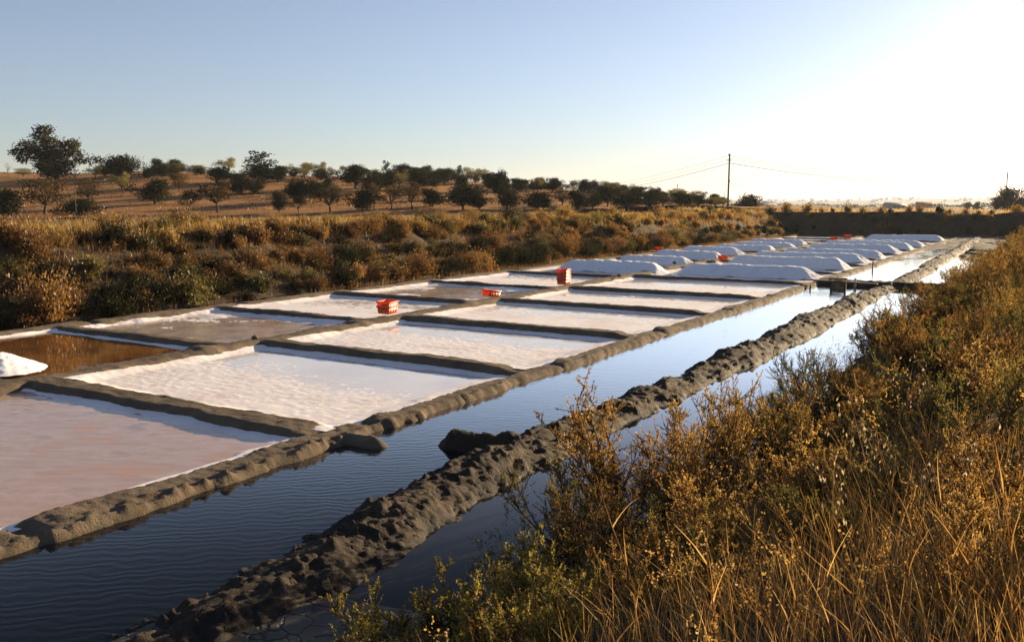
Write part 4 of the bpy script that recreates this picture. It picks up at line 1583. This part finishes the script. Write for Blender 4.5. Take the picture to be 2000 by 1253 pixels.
def scatter_left(n, srange, trange, hr, wr, seed, dens=None, matk='gold', name='bank_grass', label='', lean=0.35):
    g = np.random.default_rng(seed)
    s = g.uniform(*srange, n)
    t = g.uniform(*trange, n)
    if dens is not None:
        k = dens(s, t) > g.random(n)
        s, t = s[k], t[k]
    z = left_bank_h(s, t)
    x, y = xy(s, t)
    hh = g.uniform(*hr, len(s))
    obj(name, blades(np.stack([x, y, z - 0.03], -1), hh, g.uniform(*wr, len(s)), lean, M[matk], name, g, 2, 0.6), kind='stuff', label=label, cat='grass')


scatter_left(26000, (4, 112), (-36, -29.5), (0.25, 0.75), (0.02, 0.05), 91, lambda s, t: np.clip(0.45 + 1.3 * fbm(s * 0.25, t * 0.25, 211, 3), 0.05, 1), 'bank_gold', 'dry_bank_grass', 'tall dry golden grass along the crest of the left bank')
scatter_left(60000, (4, 112), (-31.5, -25.4), (0.12, 0.42), (0.012, 0.035), 92, lambda s, t: np.clip(0.55 + 1.5 * fbm(s * 0.4, t * 0.4, 212, 3), 0, 1), 'bank_rust', 'slope_grass', 'short brown grass and weeds on the face of the left bank')
scatter_left(26000, (0, 112), (-75, -34), (0.2, 0.5), (0.03, 0.08), 93, lambda s, t: np.clip(0.5 + 1.5 * fbm(s * 0.12, t * 0.12, 213, 3), 0, 1), 'bank_gold', 'meadow_grass', 'dry meadow grass between the left bank and the orange hill')
scatter_left(9000, (0, 112), (-75, -34), (0.15, 0.4), (0.04, 0.10), 94, lambda s, t: np.clip(1.8 * fbm(s * 0.10, t * 0.16, 214, 3), 0, 1), 'olive', 'meadow_weeds', 'olive green weeds in the dry meadow before the hill')
g = np.random.default_rng(95)
n = 16000
s, t = g.uniform(114.5, 145, n), g.uniform(-60, 68, n)
x, y = xy(s, t)
obj('far_bank_grass', blades(np.stack([x, y, far_bank_h(s, t) - .03], -1), g.uniform(.25, .7, n), g.uniform(.04, .1, n), .35, M['gold'], 'far_bank_grass', g, 2), kind='stuff',
    label='lit dry grass along the top of the dark far bank', cat='grass')

# ------------------------------------------------------------------ trees


def tree_proto(seed, kind):
    """unit tree: height 1, crown width about 1"""
    g = np.random.default_rng(seed)
    wood = MB()
    Q = []
    if kind == 'dark':
        trunk, tr, cw, n, lf, base = 0.15, 0.035, 0.50, 4600, 0.050, 0.0
        lobes = [(0, 0, .45, .30), (0.05, 0.05, .62, .27)] + [(g.normal(0, .19), g.normal(0, .19), g.uniform(.22, .82), g.uniform(.16, .25)) for _ in range(15)]
    elif kind == 'airy':
        trunk, tr, cw, n, lf, base = 0.26, 0.026, 0.50, 2000, 0.045, 0.3
        lobes = [(g.normal(0, .22), g.normal(0, .22), g.uniform(.42, .88), g.uniform(.12, .20)) for _ in range(15)]
    elif kind == 'tall':
        trunk, tr, cw, n, lf, base = 0.34, 0.03, 0.50, 7000, 0.036, 0.3
        lobes = [(-.02, 0, .9, .11), (-.06, 0, .78, .12), (.05, .05, .66, .14), (-.28, .05, .62, .13), (-.38, 0, .5, .10), (-.2, .1, .48, .14), (0, -.1, .5, .17), (.12, 0, .38, .17),
                 (.25, .05, .62, .11), (.36, 0, .66, .09), (.38, 0, .5, .11), (.44, 0, .36, .08), (.22, -.1, .46, .12), (-.33, 0, .38, .08), (.02, 0, .22, .15), (.3, 0, .28, .09)]
    elif kind == 'spire':
        trunk, tr, cw, n, lf, base = 0.2, 0.03, 0.5, 3600, 0.045, 0.0
        lobes = [(g.normal(0, .13), g.normal(0, .13), z, 0.24 - 0.16 * z) for z in np.linspace(.25, .95, 12)] + [(g.normal(0, .25), g.normal(0, .25), .35, .18) for _ in range(5)]
    else:
        trunk, tr, cw, n, lf, base = 0.35, 0.022, 0.5, 30, 0.05, 0.4
        lobes = [(g.normal(0, .22), g.normal(0, .22), g.uniform(.55, .98), g.uniform(.05, .1)) for _ in range(16)]
    P = bend_path((0, 0, -0.03), (g.normal(0, .12), g.normal(0, .12), 1), trunk + .03, 5, 0.1, 0.06, g)
    wood.tube(P, np.linspace(tr * 1.3, tr * 0.8, len(P)), 6, cap=False)
    for (lx, ly, lz, lr) in lobes:
        p0 = P[-1] if lz > trunk else P[int(g.integers(1, 4))]
        tgt = np.array([lx, ly, lz])
        mid = (p0 + tgt) / 2 + g.normal(0, .04, 3)
        f = np.linspace(0, 1, 6)[:, None]
        B = (1 - f) ** 2 * p0 + 2 * f * (1 - f) * mid + f ** 2 * tgt
        wood.tube(B, np.linspace(tr * 0.55, tr * 0.10, 6), 4)
        for q_ in range(4 if kind != 'bare' else 9):
            d = g.normal(0, 1, 3)
            d[2] = abs(d[2]) * 0.8
            B2 = bend_path(B[int(g.integers(3, 6))], d, lr * g.uniform(.8, 1.6), 4, 0.2, .15, g)
            wood.tube(B2, np.linspace(tr * 0.16, tr * 0.04, 5), 3, cap=False)
    vol = np.array([l_[3] ** 2 for l_ in lobes])
    cnt_ = (n * vol / vol.sum()).astype(int)
    for (lx, ly, lz, lr), m in zip(lobes, cnt_):
        if m < 1:
            continue
        v = g.normal(0, 1, (m, 3))
        v /= np.linalg.norm(v, axis=1)[:, None]
        r = lr * (0.35 + 0.75 * g.random(m) ** 0.6) * (1 + 0.20 * g.normal(0, 1, m))
        p = np.array([lx, ly, lz]) + v * r[:, None] * np.array([1.05, 1.05, .85])
        p[:, 2] = np.maximum(p[:, 2], base * g.random(m))
        dr = v + g.normal(0, .7, (m, 3)) + np.array([0, 0, .2])
        dr /= np.linalg.norm(dr, axis=1)[:, None]
        sd = np.cross(dr, g.normal(0, 1, (m, 3)))
        sd /= np.linalg.norm(sd, axis=1)[:, None]
        sz = (lf * g.uniform(.5, 1.3, m))[:, None]
        Q.append(np.stack([p - dr * sz * .5, p + sd * sz * .36, p + dr * sz * .5, p - sd * sz * .36], 1))
    return wood.mesh('tree_wood', M['bark']), Q


tprotos = {}
for kind, mats, seeds in (('dark', ('dark',), (1, 2, 3, 4)), ('airy', ('almond', 'olive'), (11, 12, 13)), ('tall', ('tall_tree',), (21,)), ('spire', ('dark',), (31,)), ('bare', ('almond',), (41,))):
    for sd_ in seeds:
        wood, Q = tree_proto(sd_, kind)
        for mt in mats:
            tprotos.setdefault((kind, mt), []).append((wood, quads_mesh('crown', Q, M[mt])))


def hill_hit(px, py):
    d = ray(px, py)
    best = None
    for q in np.arange(60, 230, 0.5):
        X, Y, Z = d[0] * q, d[1] * q, CAM_H + d[2] * q
        hz = float(hill_h(np.array([X]), np.array([Y]))[0])
        if Z < hz:
            return X, Y, hz
        if best is None or Z - hz < best[0]:
            best = (Z - hz, X, Y, hz)
    return best[1], best[2], best[3]


TREES = [  # px, base y, top y, width px, kind, leaf, label
    (95, 352, 253, 116, 'tall', 'tall_tree', 'tallest tree on the hill, broad and gappy against the sky at the far left'),
    (110, 356, 312, 62, 'dark', 'dark', 'dark bushy tree under the tallest tree on the skyline'),
    (232, 352, 301, 60, 'dark', 'dark', 'round dark tree alone on the skyline right of the tallest tree'),
    (187, 350, 325, 28, 'airy', 'olive', 'small yellowish tree between the tallest tree and the round dark one'),
    (45, 346, 330, 32, 'airy', 'olive', 'small yellowish tree on the skyline left of the tallest tree'),
    (16, 345, 320, 12, 'bare', 'almond', 'bare little sapling at the left end of the skyline'),
    (240, 378, 337, 32, 'airy', 'olive', 'small pale tree with a clear trunk below the round dark tree'),
    (272, 346, 306, 24, 'bare', 'almond', 'leafless thin tree just right of the round dark tree'),
    (290, 350, 327, 22, 'dark', 'dark', 'small round dark tree, first right of the leafless one'),
    (316, 348, 323, 26, 'dark', 'dark', 'small round dark tree, second right of the leafless one'),
    (347, 343, 320, 34, 'airy', 'olive', 'light tree on the skyline, left of a pair'),
    (385, 343, 324, 36, 'airy', 'olive', 'light tree on the skyline, right of a pair'),
    (303, 398, 345, 58, 'dark', 'dark', 'dark dome-shaped tree in the open on the orange slope'),
    (350, 376, 340, 30, 'airy', 'almond', 'thin brown tree right above the dome-shaped one'),
    (425, 360, 325, 50, 'dark', 'dark', 'wide dark tree below the airy skyline crown'),
    (445, 340, 309, 36, 'airy', 'olive', 'airy crown standing above the dark wide tree on the skyline'),
    (472, 378, 335, 50, 'dark', 'dark', 'dark green tree left of the tree with the spire'),
    (370, 418, 372, 36, 'airy', 'almond', 'thin reddish tree on a slanting trunk low on the slope'),
    (425, 415, 350, 64, 'airy', 'almond', 'brown broad tree with a short forked trunk low on the slope'),
    (88, 418, 350, 78, 'airy', 'almond', 'wide brown tree with a forked trunk at the left of the slope'),
    (18, 426, 363, 58, 'dark', 'dark', 'dark round tree at the left edge of the picture'),
    (155, 426, 385, 62, 'dark', 'dark', 'dark low tree behind the thin white pole'),
    (172, 398, 352, 46, 'airy', 'almond', 'brownish tree rising behind the low tree at the thin pole'),
    (515, 358, 300, 84, 'spire', 'dark', 'large dark tree with a pointed spire on the skyline'),
    (543, 356, 322, 36, 'dark', 'dark', 'dark tree leaning against the right side of the spire tree'),
    (570, 346, 327, 30, 'airy', 'olive', 'small light skyline tree, first right of the spire tree'),
    (600, 346, 320, 30, 'airy', 'olive', 'small light skyline tree, second right of the spire tree'),
    (627, 346, 317, 26, 'airy', 'olive', 'small light skyline tree, third right of the spire tree and tallest of them'),
    (645, 348, 330, 24, 'airy', 'olive', 'small low skyline tree beside the tallest of the light ones'),
    (584, 396, 350, 62, 'dark', 'dark', 'dark broad tree in the middle of the slope below the light skyline trees'),
    (626, 394, 352, 46, 'dark', 'dark', 'dark tree touching the right of the broad mid-slope tree'),
    (545, 416, 375, 32, 'dark', 'dark', 'narrow dark tree low on the slope, left of the mid-slope pair'),
    (583, 416, 385, 32, 'airy', 'almond', 'small brown tree directly below the mid-slope pair'),
    (645, 415, 362, 52, 'airy', 'almond', 'brown tree with a crooked trunk right of the mid-slope pair'),
    (693, 368, 322, 50, 'dark', 'dark', 'big dark skyline tree above the gap in the slope'),
    (672, 346, 326, 26, 'airy', 'olive', 'light tuft against the sky at the left of the big dark skyline tree'),
    (717, 376, 340, 24, 'airy', 'almond', 'thin brown tree at the right foot of the big dark skyline tree'),
    (742, 372, 334, 40, 'dark', 'dark', 'dark tree left of the thin pointed one'),
    (758, 372, 318, 28, 'spire', 'dark', 'thin pointed dark tree on the skyline'),
    (790, 354, 322, 38, 'dark', 'dark', 'rounded skyline tree right of the thin pointed one'),
    (818, 370, 330, 38, 'dark', 'dark', 'dark column-like tree right of the rounded skyline tree'),
    (848, 364, 332, 26, 'dark', 'dark', 'small dark tree left of the smooth round skyline tree'),
    (868, 362, 328, 36, 'dark', 'dark', 'smooth round skyline tree in the middle of the ridge'),
    (895, 362, 326, 28, 'spire', 'dark', 'ragged upright skyline tree right of the smooth round one'),
    (903, 378, 342, 30, 'dark', 'dark', 'dark tree right below the ragged upright one'),
    (930, 358, 330, 28, 'airy', 'olive', 'light skyline tree with flat top, left of the ridge end'),
    (948, 360, 332, 24, 'airy', 'olive', 'light skyline tree beside the flat-topped one'),
    (975, 388, 335, 36, 'dark', 'dark', 'tall dark tree where the skyline starts to fall'),
    (708, 414, 366, 46, 'dark', 'dark', 'dark tree low on the slope at the edge of the golden bank'),
    (730, 412, 358, 28, 'airy', 'almond', 'thin brown tree right beside the low dark one at the bank'),
    (765, 410, 365, 42, 'airy', 'almond', 'brown tree with slim trunk, third from the low dark one'),
    (805, 410, 356, 40, 'airy', 'almond', 'brown tree with straight trunk, fourth from the low dark one'),
    (845, 404, 364, 46, 'dark', 'dark', 'dense dark tree behind the golden bank grass'),
    (905, 410, 360, 72, 'dark', 'dark', 'widest dark tree along the lower edge of the slope'),
    (935, 412, 382, 38, 'dark', 'dark', 'low green tree at the right of the widest dark one'),
    (990, 410, 370, 50, 'dark', 'dark', 'dark tree next after the low green one'),
    (1022, 368, 350, 28, 'dark', 'dark', 'small tree on the falling skyline, first of three'),
    (1042, 374, 354, 22, 'dark', 'dark', 'small tree on the falling skyline, second of three'),
    (1078, 376, 352, 34, 'dark', 'dark', 'larger tree on the falling skyline, third of three'),
    (1105, 376, 360, 20, 'airy', 'almond', 'tiny tree with a visible stem on the falling skyline'),
    (1050, 409, 372, 68, 'dark', 'dark', 'broad dark tree mass behind the bank left of the leaning pair'),
    (1098, 404, 370, 42, 'airy', 'almond', 'brown leaning tree behind the bank'),
    (1140, 380, 349, 30, 'dark', 'dark', 'highest tree of the clump right of the falling skyline'),
    (1162, 386, 353, 28, 'dark', 'dark', 'second tree of the clump right of the falling skyline'),
    (1130, 410, 368, 42, 'dark', 'dark', 'very dark tree below the highest of the clump'),
    (1158, 408, 380, 32, 'dark', 'dark', 'dark tree with a curved stem below the clump'),
    (1186, 404, 362, 38, 'dark', 'dark', 'green tree between the clump and the long wood'),
    (1206, 386, 362, 42, 'dark', 'dark', 'first rounded crown of the long low wood'),
    (1240, 388, 362, 52, 'dark', 'dark', 'second rounded crown of the long low wood'),
    (1225, 410, 378, 62, 'dark', 'dark', 'dark front tree of the long low wood'),
    (1270, 392, 370, 42, 'dark', 'dark', 'third rounded crown of the long low wood'),
    (1267, 406, 380, 42, 'dark', 'dark', 'front tree under the third crown of the wood'),
    (1296, 405, 377, 38, 'airy', 'almond', 'brown tree in the wood left of the small pole'),
    (1330, 405, 375, 46, 'dark', 'dark', 'dark tree in the wood right of the small pole'),
    (1365, 404, 380, 28, 'dark', 'dark', 'smaller tree towards the end of the wood'),
    (1390, 405, 384, 36, 'airy', 'olive', 'light green tree at the end of the wood'),
    (1412, 404, 385, 30, 'airy', 'olive', 'light green tree at the foot of the tall pole'),
    (1453, 411, 379, 48, 'dark', 'dark', 'isolated round dark tree right of the tall pole'),
    (1492, 404, 392, 16, 'dark', 'dark', 'tiny dark tree beside the white barn'),
    (1957, 405, 367, 50, 'dark', 'dark', 'rounded tree behind the right-hand pole'),
    (1982, 407, 382, 28, 'dark', 'dark', 'lower dark tree right of the rounded one at the pole'),
    (1938, 405, 388, 22, 'airy', 'almond', 'small brown tree left of the rounded one at the pole'),
    (1882, 404, 393, 12, 'dark', 'dark', 'small far tree, left of a pair on the plain'),
    (1901, 404, 394, 13, 'dark', 'dark', 'small far tree, right of a pair on the plain'),
]
for i, (px, by, ty, wpx, kind, leaf, lab) in enumerate(TREES):
    if px < 1440:
        X, Y, Z = hill_hit(px, by)
    else:
        Y = 190.0 if wpx > 20 else 330.0
        X = (px - CXP) / FPX * Y
        Z = 1.2 if wpx > 20 else 1.3
        if px < 1460:
            Y = 150.0
            X = (px - CXP) / FPX * Y
            Z = 1.5
    # height from where its top shows
    zt = CAM_H + (HORIZON - ty) * Y / FPX
    H = max(0.8, zt - Z) * 1.06
    W = wpx * Y / FPX * (1.24 if kind != 'airy' else 1.25)
    wood, crown = tprotos[(kind, leaf)][i % len(tprotos[(kind, leaf)])]
    e = empty('hill_tree' if px < 1440 else 'plain_tree', (X, Y, Z - 0.05), (0.3 * math.sin(i * 7.7) if kind == 'tall' else i * 2.1), (W, W, H), label=lab, cat='tree', group='trees on the hill' if px < 1440 else 'trees on the plain')
    if kind == 'tall':
        e.rotation_euler = (0, 0, 0)
    obj('trunk', wood, e)
    obj('crown', crown, e)

g = np.random.default_rng(322)
n = 60000
Yg = g.uniform(72, 172, n)
Xg = Yg * g.uniform(-0.75, 0.30, n)
sg, tg = st_of(Xg, Yg)
k = ((tg < -50) | (sg > 138)) & (g.random(n) < np.clip(0.30 + 1.9 * fbm(Xg * 0.05, Yg * 0.16, 231, 3), 0, 1))
Xg, Yg = Xg[k], Yg[k]
obj('hill_grass', blades(np.stack([Xg, Yg, hill_h(Xg, Yg) - 0.03], -1), g.uniform(.12, .40, len(Xg)), g.uniform(.05, .14, len(Xg)), .4, M['bank_rust'], 'hill_grass', g, 2), kind='stuff',
    label='dry rust-brown grass and weeds on the orange hillside', cat='grass')
g = np.random.default_rng(321)
for i in range(84):
    px = g.uniform(180, 1400) if i < 58 else g.uniform(680, 1400)
    if px < 520 and g.random() < 0.4:
        continue
    sky_y = float(np.interp(px, SKY_X, SKY_Y))
    top = g.random() < 0.62
    X, Y, Z = hill_hit(px, sky_y + (g.uniform(0, 6) if top else g.uniform(8, 60) * (1 - px / 1700)))
    sc = g.uniform(1.4, 2.9)
    kd = ('dark', 'dark') if g.random() < 0.7 else ('airy', 'olive')
    wood, crown = tprotos[kd][i % len(tprotos[kd])]
    e = empty('hill_bush', (X, Y, Z - 0.15), i * 1.7, (sc * 1.25, sc * 1.25, sc), cat='bush', group='bushes between the hill trees',
              label='small %s bush %s, %s' % ('dark' if kd[0] == 'dark' else 'light', 'on the skyline among trees' if top else 'on the orange slope among trees',
                                              'hill left' if px < 600 else 'hill middle' if px < 1000 else 'hill right'))
    obj('stem', wood, e)
    obj('crown', crown, e)

# far tree lines on the plain, one mass
g = np.random.default_rng(99)
n = 9000
az_ = g.uniform(math.radians(14), math.radians(36), n)
rw = g.choice([430., 600., 900., 1400.], n, p=[.1, .2, .3, .4]) * g.uniform(.95, 1.08, n)
k = fbm(az_ * 60, rw * 0.01, 221, 3) > -0.02
az_, rw = az_[k], rw[k]
hh = (2.0 + 5 * np.maximum(0, fbm(az_ * 90, rw * 0.01, 222, 3) + .15)) * g.random(len(az_)) * np.clip(rw / 900, .5, 1.3)
p = np.stack([rw * np.sin(az_), rw * np.cos(az_), 1.3 + hh], -1)
sz = (g.uniform(.6, 1.6, len(p)) * np.clip(rw / 700, .6, 1.6))[:, None]
dr = g.normal(0, 1, (len(p), 3))
dr /= np.linalg.norm(dr, axis=1)[:, None]
sd = np.cross(dr, g.normal(0, 1, (len(p), 3)))
sd /= np.linalg.norm(sd, axis=1)[:, None]
Q = np.stack([p - dr * sz * .5, p + sd * sz * .4, p + dr * sz * .5, p - sd * sz * .4], 1)
obj('far_woods', quads_mesh('far_woods', [Q], M['dark']), kind='stuff', label='thin dark line of far trees and hedges on the plain', cat='trees')


# ------------------------------------------------------------------ barns, far town, poles and wires
def house(px, d, z, wx, wy, h, roof_h, rz, label, group, wall='white_paint', roof='tile', cat='house', wins=0):
    X, Y = (px - CXP) / FPX * d, d
    e = empty('house' if cat == 'house' else 'barn', (X, Y, z), rz, label=label, cat=cat, group=group)
    m = MB()
    m.box((0, 0, h / 2), (wx, wy, h))
    a, b = wx / 2, wy / 2
    m.add([(-a, -b, h), (-a, b, h), (-a, 0, h + roof_h * .96), (a, -b, h), (a, b, h), (a, 0, h + roof_h * .96)], None, [[0, 2, 1], [3, 4, 5]])
    obj('wall', m.mesh('house_wall', M[wall]), e)
    m = MB()
    oh = 0.06 * wy
    a += oh
    b += oh
    for sgn in (-1, 1):
        V = [(-a, sgn * b, h - 0.02 * wy), (a, sgn * b, h - 0.02 * wy), (a, 0, h + roof_h), (-a, 0, h + roof_h)]
        V += [(x_, y_, z_ + 0.18) for x_, y_, z_ in V]
        m.add(V, [[0, 1, 2, 3], [4, 7, 6, 5], [0, 4, 5, 1], [1, 5, 6, 2], [2, 6, 7, 3], [3, 7, 4, 0]])
    obj('roof', m.mesh('house_roof', M[roof]), e)
    for k in range(wins):
        m = MB()
        m.box((-wx / 2 + wx * (k + .5) / wins, -wy / 2 - 0.02, h * .55), (wx / wins * .35, 0.06, h * .4))
        obj('window', m.mesh('house_window', M['pole_wood']), e)
    return e


house(1490, 300, 1.3, 7.0, 5.0, 1.4, 1.3, 0.2, 'white barn with a low grey roof right of the isolated tree', 'barns on the plain', roof='metal', cat='barn', wins=2)
house(1740, 520, 1.3, 11.0, 6.0, 2.0, 1.5, 0.05, 'long low barn on the plain beyond the dark bank', 'barns on the plain', wall='metal', roof='metal', cat='barn', wins=4)
house(1797, 620, 1.3, 9.5, 6.0, 2.6, 1.6, -0.2, 'low farm building among trees right of the long barn', 'barns on the plain', wall='tile', roof='tile', cat='barn', wins=3)
g = np.random.default_rng(123)
for i in range(60):
    px = g.uniform(1490, 2000)
    d = g.uniform(3600, 5600)
    x = (px - CXP) / FPX * d
    z = max(1.0, far_hill_z(x, d))
    k = g.uniform(.5, 1.1)
    house(px, d, z - 1, 16 * k, 11 * k, g.uniform(6, 13), 3.0, g.uniform(-.6, .6), 'tiny pale house of the hazy far town on the horizon hills', 'houses of the far town', wins=3 if i < 12 else 0)


def pole(px, d, z, top_y, r, label, arms=False, mat='pole_wood'):
    X, Y = (px - CXP) / FPX * d, d
    zt = CAM_H + (HORIZON - top_y) * d / FPX
    e = empty('power_pole', (X, Y, z), label=label, cat='pole', group='poles')
    m = MB()
    H = zt - z
    m.tube([(0, 0, -0.3), (0, 0, H * .5), (0.02, 0, H)], [r, r * .85, r * .7], 8)
    obj('shaft', m.mesh('pole_shaft', M[mat]), e)
    if arms:
        for f, w in ((0.985, 0.5), (0.90, 0.9)):
            m = MB()
            m.box((0, 0.1, H * f), (w, 0.08, 0.09), 0.6)
            obj('crossarm', m.mesh('crossarm', M[mat]), e)
            for sx in (-1, 1):
                m = MB()
                m.tube([(sx * w * .42 * math.cos(.6), sx * w * .42 * math.sin(.6) + .1, H * f + .04), (sx * w * .42 * math.cos(.6), sx * w * .42 * math.sin(.6) + .1, H * f + .2)], [.045, .03], 6)
                obj('insulator', m.mesh('insulator', M['white_paint']), e)
        m = MB()
        m.box((0.12, 0, H * .58), (0.22, 0.14, 0.28))
        obj('junction_box', m.mesh('junction_box', M['metal']), e)
    return X, Y, zt


p1 = pole(1418, 142, 1.3, 303, 0.17, 'tall wooden power pole rising above the bank beside the isolated tree', True)
p2 = pole(1955, 219, 1.3, 338, 0.17, 'wooden power pole in front of the rounded tree at the right edge', True)
p3 = pole(1319, 300, 1.3, 360, 0.17, 'small distant pole sticking up out of the long low wood')
p4 = pole(155, 84, 1.7, 362, 0.05, 'thin pale pole in the meadow at the foot of the hill', mat='wood')
p5 = pole(1411, 330, 1.3, 372, 0.14, 'faint distant pole just left of the tall one', mat='metal')


def wire(a, b, sag, r, label):
    f = np.linspace(0, 1, 30)[:, None]
    A, B = np.array(a), np.array(b)
    P = A + (B - A) * f
    P[:, 2] -= sag * 4 * (f * (1 - f))[:, 0]
    m = MB()
    m.tube(P - A, r, 4, cap=False)
    obj('power_line', m.mesh('power_line', M['pole_wood']), loc=tuple(A), label=label, cat='power line', group='power lines')


for dz, sag, dx, r, nm in ((-1.45, 2.1, 0.0, 0.036, 'lowest and thickest'), (-0.75, 2.0, 0.3, 0.020, 'middle'), (-0.25, 1.9, -0.3, 0.020, 'upper')):
    wire((p1[0] + dx, p1[1], p1[2] + dz), (p2[0] + dx, p2[1], p2[2] + dz * .6), sag, r, nm + ' power line sagging from the tall pole to the right-hand pole')
    wire((p1[0] + dx, p1[1], p1[2] + dz), (3.0 + dx, 300, 11.0 + dz), 3.2, r * 1.1, nm + ' power line falling left from the tall pole towards the wooded hill')
    wire((p2[0] + dx, p2[1], p2[2] + dz * .6), (p2[0] + 60, p2[1] + 25, p2[2] + dz * .6), 1.2, r, nm + ' power line leaving the right-hand pole out of the picture')
